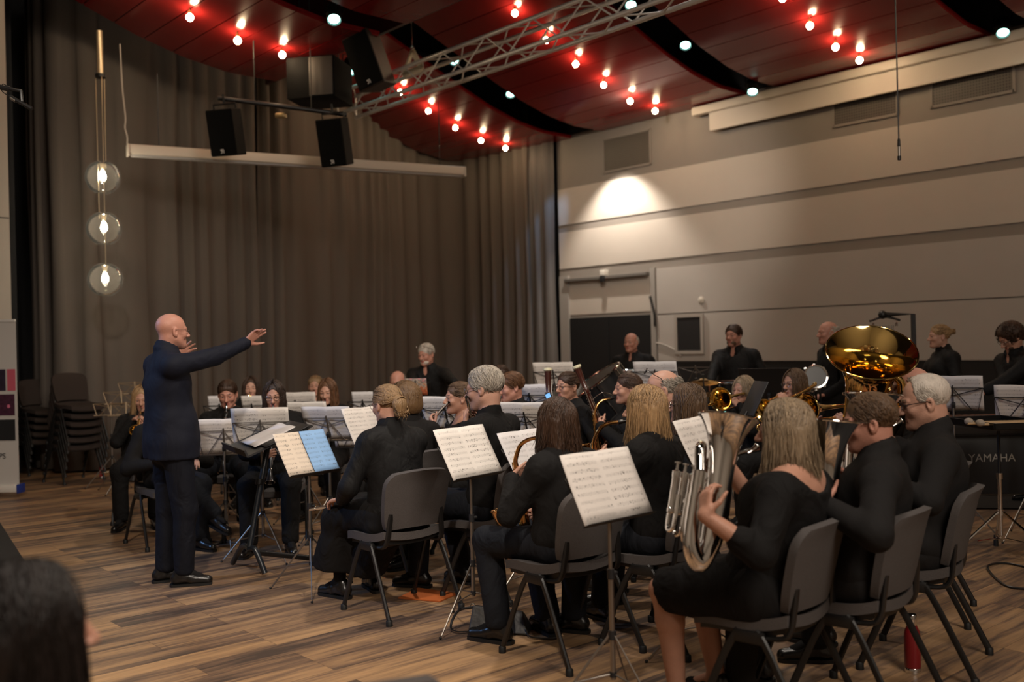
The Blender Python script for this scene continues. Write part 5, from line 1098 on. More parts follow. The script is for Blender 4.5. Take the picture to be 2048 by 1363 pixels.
# bassoons and saxophones
pb = P(1135, 742, 7.8, -112, 'seated woman with long brown hair and glasses playing bassoon', sex='f', hairs=(('tail', 'brown', {}),), hyaw=-16, glasses=dict(m=RIMM), tone='mid', collar='crew', chair='grey chair of the bassoon woman', ihand={'L': dict(w=W(1178, 830, 7.65), f=dirv(-120)+V((0, 0, .3)), n=dirv(-60), wf=True, curl=.7), 'R': dict(w=W(1205, 880, 7.6), f=dirv(-120), n=dirv(-60), wf=True, curl=.7)}, **mid_)
bassoon(W(1153, 731, 7.55), W(1235, 935, 7.5), 'dark red bassoon with pale bell ring held across the bassoon woman')
bassoon(W(1093, 736, 7.6), W(1101, 960, 7.5), 'upright dark red bassoon with pale ring left of the bassoon woman')
P(1255, 745, 7.5, -100, 'seated woman with smooth dark hair in profile behind the blond saxophonist', 'sax', 'gold saxophone of the woman with smooth dark hair', sex='f', hairs=(('bun', 'brown', {}),), tone='mid', collar='crew', chair='grey chair of the woman with smooth dark hair', low=W(1216, 965, 7.4), ifwd=dirv(-100), **mid_)
P(1325, 738, 6.6, -82, 'seated bald man with spectacles pushed up on his head', hairs=(('fringe', 'grey', {}),), glasses=dict(m=GLASS, up=.075, tilt=.7), tone='pale', hpitch=10, hs=1.1, chair='grey chair of the bald man with spectacles on his head', top=BLACK, collar='shirt', bulk=1.1, **mid_)
P(1289, 736, 9.9, -115, 'seated fair haired player just visible behind the bald man with pushed-up spectacles', sex='f', hairs=(('bob', 'blond', dict(length=.18)),), tone='red', **far)
P(1112, 797, 5.03, -40, 'seated saxophonist with straight shoulder-length dark brown hair, back to camera', 'sax', 'copper coloured saxophone of the dark haired player in front', sex='f', hairs=(('longopen', 'brown', dict(length=.255, detail=1.3)),), chair='grey chair under the dark haired saxophonist', tone='pale', collar='crew', bot=DENIM, lean=.05, hyaw=-6, hpitch=6, low=W(1078, 1128, 5.12), ifwd=dirv(-66), legs={'L': dict(k=(-.15, .44, .515), a=(-.16, .36, .095), t=(-.35, .94, -.05)), 'R': dict(k=(.15, .44, .515), a=(.13, .30, .095))}, **near)
P(1288, 772, 5.2, -52, 'seated saxophonist with long straight blond hair, back to camera', 'sax', 'gold saxophone of the long haired blond player', sex='f', hairs=(('longopen', 'blond', dict(length=.29, detail=1.3)),), chair='grey chair under the blond saxophonist', tone='pale', collar='crew', bot=DENIM, lean=.08, hyaw=-18, low=W(1212, 1085, 5.3), ifwd=dirv(-75), **near)
P(1372, 768, 5.95, -82, 'seated woman with long brown hair and glasses in profile beside the blond saxophonist', sex='f', hairs=(('longopen', 'lbrown', dict(length=.24)),), glasses=dict(m=RIMM), tone='pale', collar='crew', chair='grey chair of the woman in profile beside the blond saxophonist', **mid_)
# rear right: trombones and percussion
P(1262, 664, 12.2, 208, 'standing bald man with black glasses before the black doors', pose='stand', top=BLACK2, collar='shirt', hairs=(('fringe', 'white', {}),), glasses={}, tone='red', bulk=1.1, hyaw=6, **far)
P(1467, 648, 11.0, 213, 'standing man with short brown hair and beard in black shirt before the grey wall', pose='stand', top=BLACK2, collar='shirt', hairs=(('short', 'brown', dict(length=.045)), ('beard', 'lbrown', {})), tone='red', bulk=1.1, hyaw=8, ihand={'R': dict(w=W(1418, 788, 10.6), f=(0, 0, -1), n=(1, 0, 0), wf=True)}, **far)
P(1487, 752, 8.6, -125, 'seated trombonist with short ash blond hair', 'trombone', 'brass trombone with bell towards the left, played by the ash blond player', sex='f', hairs=(('bob', 'ashblond', dict(length=.12)),), tone='mid', collar='crew', e=dict(bell=W(1441, 798, 8.1), slide=W(1395, 815, 7.9)), **mid_)
P(1588, 738, 8.2, -120, 'seated trombonist with brown bobbed hair and round glasses', 'trombone', 'brass trombone crossing before the woman with round glasses', sex='f', hairs=(('bob', 'lbrown', dict(length=.19)),), glasses=dict(m=RIMM), tone='mid', collar='crew', e=dict(bell=W(1532, 822, 7.6), slide=W(1440, 852, 7.4)), **mid_)
P(1655, 641, 10.4, -100, 'standing bald percussionist with white side hair behind the gold tuba', pose='stand', top=BLACK, hairs=(('fringe', 'white', {}),), tone='red', collar='jacket', ihand={'L': dict(w=W(1640, 790, 10.2), f=dirv(-100), n=(0, 0, -1), wf=True)}, **far)
P(1878, 648, 9.8, -88, 'standing fair haired woman with tied-back hair in black roll-neck', pose='stand', sex='f', top=BLACK2, collar='turtle', hairs=(('tail', 'blond', {}),), tone='pale', **mid_)
P(2020, 645, 8.9, -98, 'standing bearded man with curly hair bending over the percussion at the right', pose='stand', lean=.24, top=BLACK2, collar='shirt', hairs=(('curly', 'brown', {}), ('beard', 'brown', {})), glasses=dict(m=RIMM), hpitch=34, tone='mid', bulk=1.1, cuff=.55, ihand={'L': dict(w=W(1936, 800, 8.75), f=dirv(-110)-V((0, 0, .5)), n=(0, 0, -1), wf=True, curl=.7), 'R': dict(w=W(2010, 815, 8.6), f=dirv(-110)-V((0, 0, .4)), n=(0, 0, -1), wf=True, curl=.7)}, **mid_)
P(1728, 772, 6.5, -95, 'seated trombonist hidden behind the gold tuba', 'trombone', 'brass trombone with large bell to the left of the gold tuba', hairs=(('short', 'brown', {}),), tone='mid', e=dict(bell=W(1612, 818, 6.1), slide=W(1520, 850, 6.0)), **far)
# low brass, front right
tb = W(1743, 703, 5.35); tax = V((0, 0, .80))-dirv(8)*.60
P(1822, 731, 5.55, -62, 'seated bald tuba player behind the white haired man', 'tuba', 'large gold tuba with its bell turned up over the band', hairs=(('fringe', 'grey', {}),), tone='red', hpitch=4, chair='grey chair of the tuba player', e=dict(bell=tb, low=tb-tax*.86, R=.236, metal=BRASS, name='tuba', cat='tuba', sc=1.25, group='tubas', side=dirv(100)), ihand={'L': dict(w=W(1725, 850, 5.4), f=dirv(-60)+V((0, 0, .5)), n=dirv(-20), wf=True), 'R': dict(w=W(1770, 880, 5.5), f=dirv(-60)+V((0, 0, .3)), n=dirv(-90), wf=True)}, **mid_)
P(1568, 800, 3.95, -50, 'seated woman with shoulder-length ash blond hair and low-backed black top playing euphonium', 'euph', 'silver euphonium held by the ash blond woman in front', sex='f', top=BLACK, bot=BLACK, skirt='knee', collar='scoop', cuff=.35, hairs=(('long', 'ashblond', dict(length=.285, detail=1.5)),), chair='grey chair under the ash blond euphonium woman', tone='mid', bulk=1.22, hyaw=-22, hpitch=2, lean=-.08,
  e=dict(bell=W(1456, 836, 3.86), low=W(1416, 1128, 3.74), R=.112, side=dirv(-110)), ihand={'L': dict(w=W(1412, 985, 3.68), f=dirv(20)*.4+V((0, 0, .9)), n=dirv(60), wf=True, curl=.5, back=.085, pole=(-.9, .1, -.75), h=.0045), 'R': dict(w=W(1428, 925, 3.98), f=dirv(-100)*.8+V((0, 0, .3)), n=dirv(-170)-V((0, 0, .4)), wf=True, curl=.6, h=.0045)},
  legs={'L': dict(k=(-.15, .40, .51), a=(-.13, .36, .095)), 'R': dict(k=(.12, .40, .51), a=(.10, .30, .095))}, **near)
P(1738, 784, 4.15, -64, 'seated man with short greying brown hair and thin glasses playing euphonium', 'euph', 'silver euphonium of the man with short greying hair', top=CHAR, bot=CHAR, collar='jacket', hairs=(('short', 'lbrown', dict(length=.03, detail=1.3)),), glasses=dict(m=RIMM, thin=True), ca=-49, chair='grey chair under the man with short greying hair', tone='red', hyaw=-10, hpitch=6, lean=-.07, bulk=1.15,
  e=dict(bell=W(1656, 842, 4.05), low=W(1640, 1130, 4.0), R=.132, side=dirv(-110)), ihand={'L': dict(w=W(1640, 985, 3.98), f=dirv(0)+V((0, 0, .9)), n=dirv(60), wf=True, pole=(-.75, .7, -.5)), 'R': dict(w=W(1668, 960, 4.2), f=dirv(-90), n=dirv(-170), wf=True)}, **near)
P(1848, 748, 4.7, -70, 'seated heavy man with white hair and dark glasses playing euphonium at the right', 'euph', 'silver euphonium of the white haired man', top=CHAR, bot=CHAR, collar='jacket', hairs=(('thin', 'white', dict(length=.035, detail=1.3)),), glasses=dict(m=GLASS), ca=-58, chair='grey chair under the white haired man', tone='pale', hyaw=-8, hpitch=10, lean=-.05, bulk=1.3, fat=1.1, hs=1.04,
  e=dict(bell=W(1746, 790, 4.62), low=W(1738, 1040, 4.55), R=.132, side=dirv(-110)), ihand={'L': dict(w=W(1735, 930, 4.5), f=dirv(0)+V((0, 0, .9)), n=dirv(60), wf=True, pole=(-.75, .7, -.5)), 'R': dict(w=W(1765, 890, 4.7), f=dirv(-90), n=dirv(-170), wf=True)}, **near)
# listener in front
P(62, 1128, 1.75, 62, 'blurred dark haired head of a listener in the lower left foreground', sex='f', top=BLACK, hairs=(('long', 'black', dict(length=.36, detail=1.0)),), tone='mid', hyaw=-10, collar='crew', res=.016, hres=.006)
# ------------------------------------------------------------------ music stands
S = 'folding music stand '
stand(1213, 968, 4.1, 137, S+'in front of the ash blond euphonium woman', 27, paper=0, rot=.5, plabel='white music spread in front of the ash blond euphonium woman')
stand(936, 902, 5.5, 128, S+'with bright music left of the dark haired saxophonist', 29, paper=1, rot=1.3, plabel='bright music spread left of the dark haired saxophonist')
s3 = stand(613, 904, 6.35, 128, S+'with half blue music before the woman with the low bun', 32, paper=None, rot=2.1)
c, R3 = s3['c'], s3['R3']
sheet(c, R3, 'cream music page beside the blue page on the stand before the low bun', .205, .297, paper_mat('cream_page', (.82, .70, .58), .2), 0, 0, dx=-.105)
sheet(c, R3, 'blue tinted music page on the stand before the woman with the low bun', .205, .297, paper_mat('blue_page', (.30, .52, .86), .45), 0, 0, dx=.105, mats=None)
stand(1056, 905, 5.95, 128, S+'half hidden behind the dark haired saxophonist', 30, paper=2, rot=.9, plabel='music spread half hidden behind the dark haired saxophonist')
stand(1405, 892, 4.75, 122, S+'left of the front silver euphonium', 27, paper=0, rot=.2, plabel='music spread showing left of the front silver euphonium bell')
stand(522, 855, 7.35, -2, S+'seen from behind before the woman with dark bobbed hair', 20, paper=1, rot=.6, plabel='wide grey backed music before the woman with dark bobbed hair', w=.40, h=.28, frame_m=GMET)
stand(656, 846, 8.0, 14, S+'seen from behind before the woman with long reddish hair', 24, paper=2, rot=1.1, plabel='music on the tilted stand before the woman with long reddish hair', w=.40, frame_m=GMET)
stand(448, 872, 7.9, -8, S+'low beside the conductor, before the clarinet man', 18, paper=0, rot=.2, plabel='music half hidden by the conductor before the clarinet man', frame_m=GMET)
stand(506, 820, 9.6, 10, S+'before the cornet woman with long dark brown hair', 18, paper=1, rot=.3, plabel='music before the cornet woman in the rear row', w=.3, spread=0)
stand(440, 820, 9.6, -5, S+'behind the short haired clarinet man', 18, paper=2, rot=.3, plabel='music sheet behind the short haired clarinet man', spread=0, w=.3)
stand(592, 812, 10.0, 5, S+'between the dark bob and the reddish hair, rearmost', 18, paper=0, rot=.8, plabel='rearmost music between the dark bob and the reddish hair', w=.4)
stand(610, 834, 8.9, 8, S+'with music just left of the woman with reddish hair', 20, paper=1, rot=.8, plabel='music just left of the woman with reddish hair', w=.4)
stand(727, 812, 9.6, 8, S+'right of the woman with long reddish hair', 18, paper=2, rot=.8, plabel='music sheet right of the woman with long reddish hair', w=.3, spread=0)
stand(738, 850, 7.3, 128, S+'peeking out left of the low bun', 29, paper=0, rot=.4, plabel='white music peeking out left of the low bun')
stand(712, 862, 8.6, 12, S+'behind the tilted stand, left of the low bun', 20, paper=1, rot=.4, plabel='music behind the tilted stand, left of the low bun')
stand(893, 826, 7.9, 20, S+'left of the flute woman in profile', 24, paper=1, rot=.8, plabel='pale music left of the flute woman in profile')
stand(1062, 800, 8.5, 25, S+'right of the player with wavy reddish hair', 22, paper=2, rot=.8, plabel='pale music right of the player with wavy reddish hair')
stand(1108, 752, 10.0, 20, S+'tall behind the two bassoon bells', 20, paper=0, rot=.8, plabel='pale music behind the two bassoon bells')
stand(1052, 840, 7.4, 25, S+'low right of the grey haired flutist', 24, paper=1, rot=.8, plabel='pale music low right of the grey haired flutist')
stand(1312, 752, 9.4, 25, S+'behind the bald man with pushed-up spectacles', 20, paper=2, rot=.8, plabel='pale music behind the bald man with pushed-up spectacles')
stand(1393, 742, 11.2, 30, S+'empty, left of the bearded standing man', 20, paper=None, rot=.8, frame_m=GMET)
stand(1537, 768, 9.2, 25, S+'with dark desk behind the two trombonists', 24, paper=None, rot=.8, w=.52, h=.34, solid=True)
stand(1906, 786, 7.6, 28, S+'behind the white haired man at the percussion', 26, paper=2, rot=.8, plabel='bluish music behind the white haired man')
stand(2052, 805, 7.4, 30, S+'cut by the right edge of the view', 26, paper=0, rot=.8, plabel='pale music cut by the right edge of the view')
stand(833, 772, 9.6, 12, S+'with colourful sheet before the bearded old man', 16, paper=None, rot=.8, w=.3, h=.26)
cm, N, L, b = nt('colourful_sheet'); tc = N.new('ShaderNodeTexCoord'); sp = N.new('ShaderNodeSeparateXYZ'); L.new(tc.outputs['Object'], sp.inputs[0])
nz = N.new('ShaderNodeTexNoise'); nz.inputs['Scale'].default_value = 30; L.new(tc.outputs['Object'], nz.inputs['Vector']); f1 = math_(N, L, 'MULTIPLY_ADD', sp.outputs[1], 3.4, nz.outputs['Fac']); cr = N.new('ShaderNodeValToRGB'); L.new(f1, cr.inputs[0]); e = cr.color_ramp.elements
e[0].position = .25; e[0].color = (.45, .1, .04, 1); e[1].position = .85; e[1].color = (.55, .25, .25, 1); k = e.new(.45); k.color = (.55, .2, .1, 1); k = e.new(.6); k.color = (.55, .45, .36, 1); k = e.new(.72); k.color = (.2, .18, .17, 1); L.new(cr.outputs[0], b.inputs['Base Color'])
st = STANDS[-1]; o = sheet(st['c']+st['R3'] @ V((0, 0, -.02)), st['R3'], 'pinkish colourful printed sheet on the stand before the bearded old man', .22, .17, cm, 0, cat='printed sheet', name='printed_sheet')
# empty stands against the curtain, far left
for x, y, d, r, lb in ((243, 789, 11.2, .2, 'tallest of the empty wire stands by the curtain at left'), (222, 812, 11.5, .9, 'leftmost empty wire stand by the curtain, beside the chair stack'), (252, 812, 11.0, 1.4, 'rightmost empty wire stand by the curtain, behind the blond woman'), (270, 770, 12.0, .5, 'thin empty wire stand touching the curtain above the blond woman')):
    stand(x, y, d, 150+r*10, lb, 12, paper=None, rot=r, frame_m=mat('stand_bronze', (.25, .18, .11), .45, metal=.7), h=.2, w=.38)
# conductor's stand
c = W(533, 869, 7.05); nh = dirv(-118); t = math.radians(68); z = nh*math.cos(t)+V((0, 0, math.sin(t))); y = V((0, 0, math.cos(t)))-nh*math.sin(t); x = y.cross(z); R3 = Matrix((x, y, z)).transposed()
g1 = G(466, 1130); g2 = G(530, 1152); g3 = G(632, 1122); hub = W(499, 1094, 6.85)
cs = empty('conductor_stand', (hub.x, hub.y, 0), label='black conductor stand with wide flat desk before the conductor', cat='music stand'); o0 = V((hub.x, hub.y, 0))
m = MB(); m.slab(lambda u, v: (c-o0+R3 @ V(((2*u-1)*.36, (2*v-1)*.24, -.02)), z), 2, 2, .012); m.build('desk', DPLAS, cs)
MB().slab(lambda u, v: (c-o0+R3 @ V(((2*u-1)*.36, -.243, -.02+.05*v)), y), 2, 2, .012).build('desk_lip', DPLAS, cs)
BLUELIT = mat('black_metal_blue_lit', (.012, .016, .022), .28, spec=.6)  # black metal with the blue rim light put into its colour
MB().tube([hub-o0, (c-o0)-z*.04], .021, 12).build('pole', BLUELIT, cs); MB().cyl((hub-o0)*.45+(c-o0)*.55, (hub-o0)*.40+(c-o0)*.60, .026, n=12).build('collar', BMET, cs)
for gg, tt in ((g1, 'a'), (g2, 'b')): MB().tube(smooth_path([hub-o0+V((0, 0, -.01)), (hub-o0)*.6+(gg-o0)*.4+V((0, 0, .06)), gg-o0+V((0, 0, .02))], 14), .02, 10).build('leg', BLUELIT, cs)
MB().tube([hub-o0-V((0, 0, .03)), g3-o0+V((0, 0, .02))], .019, 10).build('leg', BMET, cs)
sheet(c, R3, 'open white score lying on the conductor stand', .46, .31, PLAIN, 1, cat='score', name='open_score', dx=.02)
fo = sheet(c-R3 @ V((0, 0, .008)), R3, 'black folder under the open score on the conductor stand', .5, .33, DPLAS, 1, cat='folder', name='folder', dx=.14, dy=.05); fo['group'] = 'folders'
# clarinet on a peg and other small floor things
g_ = G(448, 1085); o = empty('instrument_peg', g_, label='small black instrument peg with spread feet on the floor behind the conductor', cat='instrument stand')
MB().lathe([(.03, 0), (.03, .015), (.018, .04), (.014, .22), (.008, .26)], n=12).build('peg', EBON, o)
for i in range(4): MB().tube([(0, 0, .012), (.13*math.cos(i*PI/2+.4), .13*math.sin(i*PI/2+.4), .009)], .008, 6).build('foot', GMET, o)
a, b2, c2, d2 = G(796, 1197), G(836, 1177), G(916, 1188), G(880, 1204)
o = MB().arr([V(q)+V((0, 0, .002)) for q in (a, d2, c2, b2)]+[V(q)+V((0, 0, .009)) for q in (a, d2, c2, b2)], [(3, 2, 1, 0), (4, 5, 6, 7)]+[(i, (i+1) % 4, 4+(i+1) % 4, 4+i) for i in range(4)]).build('folder', mat('orange_card', (.52, .13, .03), .6, var=.08, scale=20), None, smooth=False); tag(o, 'orange folder lying on the floor behind the low bun chair', 'folder')
# shoulder bag
gb = G(1003, 1262); bg = empty('shoulder_bag', gb, rotz(20), 'black shoulder bag lying on the floor beside the saxophonist shoes', 'bag')
bw = [(-.17, -.07, .004), (.17, -.05, .004), (.15, .10, .004), (-.16, .09, .004), (-.165, -.005, .135), (.12, .015, .115), (.11, .05, .105), (-.155, .035, .125)]
bo_ = MB().arr([V(q) for q in bw], [(3, 2, 1, 0), (4, 5, 6, 7), (0, 1, 5, 4), (1, 2, 6, 5), (2, 3, 7, 6), (3, 0, 4, 7)]).build('bag_body', mat('bag_leather', (.045, .04, .036), .42, var=.3, scale=30, bump=.2), bg, smooth=False); bv_ = bo_.modifiers.new('edge', 'BEVEL'); bv_.width = .012; bv_.segments = 3
MB().tube(smooth_path([(-.16, .0, .12), (-.24, -.02, .10), (-.27, -.06, .03), (-.22, -.1, .012), (-.1, -.06, .012)], 20), .007, 6, flat=.5).build('strap', BMET, bg); MB().tube(smooth_path([(.16, .0, .08), (.26, .04, .03), (.34, .0, .03), (.33, -.08, .012), (.2, -.09, .012), (.15, -.04, .03)], 24), .007, 6, flat=.5).build('strap', BMET, bg); MB().torus((-.165, 0, .125), (0, 1, 0), .014, .004, 12, 5).build('buckle', CHROME, bg)
# bottles
def bottle(g, h, r, col, label, name='bottle'):
    o = empty(name, g, label=label, cat='bottle', group='drinking bottles')
    MB().lathe([(r*.96, .02), (r, .035), (r, h*.62), (r*.9, h*.72), (r*.62, h*.8), (r*.6, h*.82)], n=24).build('bottle_body', col, o); MB().lathe([(r*.96, 0), (r, .004), (r, .022), (r*.96, .024)], n=24).build('base_ring', CHROME, o); MB().lathe([(r*.6, h*.82), (r*.62, h*.84), (r*.62, h*.985), (r*.56, h)], n=24).build('cap', CHROME, o); return o
bottle(G(1826, 1343), .265, .036, mat('bottle_red', (.20, .008, .012), .35, coat=.3), 'dark red steel bottle standing on the floor under the chairs at right')
bottle(G(204, 956), .2, .03, mat('bottle_pink', (.45, .05, .06), .4), 'small red bottle on the floor beside the chair stack')
# chair stacks
stk = None
def stack(g, a, n, lab):
    global stk
    for i in range(n):
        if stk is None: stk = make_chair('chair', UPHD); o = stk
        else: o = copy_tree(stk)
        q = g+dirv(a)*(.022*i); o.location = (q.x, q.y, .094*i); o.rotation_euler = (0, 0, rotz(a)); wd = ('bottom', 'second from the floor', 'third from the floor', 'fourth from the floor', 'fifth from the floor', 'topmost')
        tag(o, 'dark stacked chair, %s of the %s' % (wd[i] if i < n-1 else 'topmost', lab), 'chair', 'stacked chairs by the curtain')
stack(G(150, 962), 128, 6, 'stack nearer the conductor'); stack(G(80, 945), 128, 5, 'stack beside the banner')
# roll-up banner
bn = empty('banner', label='white roll-up banner with pictures at the left edge', cat='banner', mw=M4(W(-30, 980, 10.9), Matrix.Rotation(rotz(186), 3, 'Z'))); zb = W(-30, 980, 10.9).z
BW = mat('banner_white', (.5, .47, .44), .7)
H_ = W(10, 647, 10.9).z-zb
MB().box((0, 0, H_/2+.03), (.8, .004, H_)).build('banner_sheet', BW, bn, smooth=False)
MB().box((0, 0, .02), (.82, .14, .09), b=.03).build('banner_base', mat('banner_base_white', (.6, .57, .52), .4), bn); MB().box((-.417, 0, .02), (.02, .14, .1), b=.008).build('end_cap', mat('cap_blue', (.01, .03, .2), .4), bn); MB().box((0, .0, H_+.03), (.8, .025, .03), b=.008).build('top_rail', ALU, bn)
def pic(x0, z0, x1, z1, m, nm='picture'): return MB().box(((x0+x1)/2, .0045, (z0+z1)/2), (abs(x1-x0), .003, z1-z0)).build(nm, m, bn, smooth=False)
zz = lambda y: W(10, y, 10.9).z-zb
PIC = mat('picture_dark', (.02, .012, .03), .5, var=.9, scale=16); mag = mat('magenta_spots', (.05, .01, .03), .5, var=.95, scale=30)
pic(-.385, zz(781), -.29, zz(738), mat('banner_pink', (.5, .09, .13), .6)); pic(-.27, zz(781), .05, zz(738), PIC); pic(-.37, zz(830), .05, zz(788), mag); pic(-.37, zz(880), .05, zz(838), mat('picture_black', (.01, .012, .014), .5))
MB().ball((-.3, .007, zz(812)), (.02, .002, .02), 10).build('picture', mat('banner_pink_light', (.6, .15, .25), .6), bn)
lettering('PS', .085, DPLAS, bn, (-.255, .006, zz(916)), (PI/2, 0, PI), 'RIGHT')
# dark platform edge, left
p1, p2 = G(0, 1048), G(58, 1140); dd = (p2-p1).normalized(); nn = V((-dd.y, dd.x, 0)); 
if nn.dot(V((-1, 0, 0))) < 0: nn = -nn
pt = MB(); q = [p1-dd*1.2, p2+dd*1.2, p2+dd*1.2+nn*1.5, p1-dd*1.2+nn*1.5]
pt.arr([V((k.x, k.y, .003)) for k in q]+[V((k.x, k.y, .02)) for k in q], [(3, 2, 1, 0), (4, 5, 6, 7)]+[(i, (i+1) % 4, 4+(i+1) % 4, 4+i) for i in range(4)]); o = pt.build('floor_mat', WD, None, smooth=False); tag(o, 'black mat on the floor at the lower left edge', 'mat')
o = MB().box(G(2010, 985)+V((0, 0, .006)), (1.9, 1.5, .012), Matrix.Rotation(rotz(100), 3, 'Z')).build('floor_mat', mat('mat_dark', (.02, .018, .017), .9, bump=.3), None, smooth=False); tag(o, 'dark mat under the percussion at the right', 'mat')
# seat back in the foreground bottom
fc = W(668, 1450, 2.315); chair_at(V((fc.x, fc.y, 0)), rotz(-20), 'empty grey chair cut by the bottom edge of the view', 'foreground chairs')
# ------------------------------------------------------------------ percussion
mr = G(1990, 1035); az = -98; mx_ = empty('marimba', W(2010, 880, 7.9).to_2d().to_3d(), rotz(186), 'long dark marimba at the right edge', 'marimba'); 
BARW = mat('rosewood', (.10, .028, .014), .3, var=.3, scale=12, stretch=(.2, 1, 1))
for i in range(36):
    w_ = .56-.009*i
    MB().box((-1.0+i*.054, 0, .87), (.044, w_, .022), b=.005).build('bar', BARW, mx_)
MB().box((0, .29, .81), (2.1, .03, .09), b=.01).build('rail', EBON, mx_); MB().box((0, -.29, .81), (2.1, .03, .09), b=.01).build('rail', EBON, mx_)
m = MB(); m.box((0, .2, .52), (1.95, .03, .46), b=.01); m.build('resonator_panel', mat('panel_black', (.008, .008, .009), .4), mx_)
for x in (-1.0, 1.0):
    MB().box((x, 0, .45), (.05, .5, .72), b=.01).build('end_frame', EBON, mx_)
    for y_ in (-.28, .28):
        w3 = MB(); w3.tube([(x, y_, .12), (x, y_, .08)], .02, 8); w3.lathe([(.045, -.015), (.05, -.008), (.05, .008), (.045, .015)], (x, y_, .05), (0, 1, 0), 16); w3.build('caster', EBON, mx_)
lettering('YAMAHA', .085, mat('logo_cream', (.34, .31, .26), .5), mx_, (.18, .217, .545), (PI/2, 0, PI))
# trap table with mallets on a chrome stand
g_ = G(2003, 1110); tt = empty('trap_table', g_, label='black trap table on a chrome tripod stand before the marimba', cat='table'); ht = W(2003, 850, 6.75).z
MB().tube([(0, 0, .5), (0, 0, ht-.03)], .011, 10).build('upper_pole', BMET, tt); MB().tube([(0, 0, .14), (0, 0, .55)], .015, 12).build('lower_pole', CHROME, tt); MB().cyl((0, 0, .53), (0, 0, .57), .022, n=12).build('collar', CHROME, tt); MB().cyl((0, 0, .28), (0, 0, .32), .022, n=12).build('hub', CHROME, tt)
for i in range(3):
    q = 2*PI*i/3+rotz(-70); e = V((math.cos(q)*.33, math.sin(q)*.33, .03)); l = MB(); l.tube([(.02*math.cos(q), .02*math.sin(q), .30), e+V((0, 0, .03))], .010, 8); l.tube([(.02*math.cos(q), .02*math.sin(q), .12), e*.55+V((0, 0, .09))], .007, 6); lo = l.build('leg', CHROME, tt); MB().lathe([(.018, -.03), (.014, .05)], e, n=10).build('rubber_foot', SOLE, lo)
tray = Matrix.Rotation(rotz(-95), 3, 'Z'); m = MB(); m.box((0, 0, ht-.01), (.62, .42, .02), tray, b=.006)
for s_ in (-1, 1): m.box(tray @ V((0, s_*.21, 0))+V((0, 0, ht+.01)), (.62, .015, .04), tray); m.box(tray @ V((s_*.31, 0, 0))+V((0, 0, ht+.01)), (.015, .42, .04), tray)
m.build('tray', EBON, tt)
for i, (x0, y0, x1, y1, d_) in enumerate(((1935, 826, 2060, 829, 6.7), (1960, 831, 2075, 834, 6.62), (1945, 822, 2070, 824, 6.8))):
    a, b2 = W(x0, y0, d_), W(x1, y1, d_); a.z = b2.z = g_.z+ht+.02
    o = empty('mallet', a, label='wooden %s lying on the trap table' % ('fluffy mallet nearest the front', 'drumstick nearest the edge', 'thin stick at the back')[i], cat='mallet', group='sticks on the trap table'); MB().tube([(0, 0, 0), b2-a], .008, 8).build('handle', mat('stick_wood', (.5, .32, .16), .5), o)
    if i < 2: MB().ball((0, 0, .012) if i else (.06, .02, .012), (.03, .03, .024), 14).build('mallet_head', mat('mallet_felt', (.4, .34, .28), .95, bump=.6, bscale=60), o)
# cymbals
def cymbal(x, y, d, r, label, tilt=8):
    c = W(x, y, d); o = empty('cymbal', (c.x, c.y, 0), label=label, cat='cymbal', group='cymbals'); R_ = Matrix.Rotation(rotz(190), 3, 'Z') @ Matrix.Rotation(math.radians(tilt), 3, 'X')
    MB().lathe([(.008, .035), (.03, .03), (.05, .012), (r*.6, .004), (r, -.012), (r*.6, .0), (.05, .008)], (0, 0, c.z), R_ @ V((0, 0, 1)), 32, cap=False).build('cymbal_plate', mat('cymbal_bronze', (.7, .52, .25), .25, metal=1), o)
    MB().tube([(0, 0, .3), (0, 0, c.z+.07)], .009, 8).build('pole', CHROME, o); MB().lathe([(.012, .03), (.014, .07), (.0, .075)], (0, 0, c.z), n=8).build('wing_nut', BMET, o)
    for i in range(3): q = 2*PI*i/3; MB().tube([(0, 0, .42), (.26*math.cos(q), .26*math.sin(q), .012)], .009, 6).build('leg', CHROME, o)
cymbal(1407, 763, 9.6, .145, 'small brass cymbal beside the hand of the bearded standing man', 14); cymbal(1440, 786, 9.9, .2, 'larger brass cymbal behind the ash blond trombonist', 12)
# drums
def drum(c, r, h, ax, label, shell, head, rods=8, floor=False):
    o = empty('drum', c, label=label, cat='drum', group='drums'); F3 = frame(ax); a = V(ax).normalized()
    MB().lathe([(r, -h/2), (r, h/2)], ax=ax, n=36).build('shell', shell, o); MB().lathe([(0, h/2+.004), (r*.97, h/2+.004)], ax=ax, n=36, cap=False).build('drum_head', head, o)
    k = MB(); k.torus(a*(h/2), ax, r+.006, .011, 40, 6); k.torus(a*(-h/2), ax, r+.006, .011, 40, 6); k.build('hoop', CHROME, o); k = MB()
    for i in range(rods):
        q = F3 @ V(((r+.02)*math.cos(2*PI*i/rods), (r+.02)*math.sin(2*PI*i/rods), 0)); k.tube([q+a*h*.5, q-a*h*.5], .005, 5); k.box(q+a*h*.2, (.02, .02, .05), F3)
    k.build('tension_rods', CHROME, o)
    for i in range(3):
        q = 2*PI*i/3+.3; MB().tube([(.25*math.cos(q)*r/.25*.8, .25*math.sin(q)*r/.25*.8, -.1*h), (math.cos(q)*r, math.sin(q)*r, .01-c.z)], .011, 6).build('leg', CHROME, o)
    return o
DB = mat('drum_black', (.008, .008, .009), .25, coat=.3); DH = mat('drum_skin', (.6, .58, .54), .5)
c = W(1212, 812, 8.6); drum(c, .30, .48, V((0, 0, 1))*.75+dirv(205)*.3+dirv(-60)*.45, 'black drum with chrome rods behind the bassoon woman', DB, DB)
drum(W(1270, 770, 10.4), .24, .3, V((0, 0, 1)), 'drum with white skin behind the woman with smooth dark hair', DB, DH)
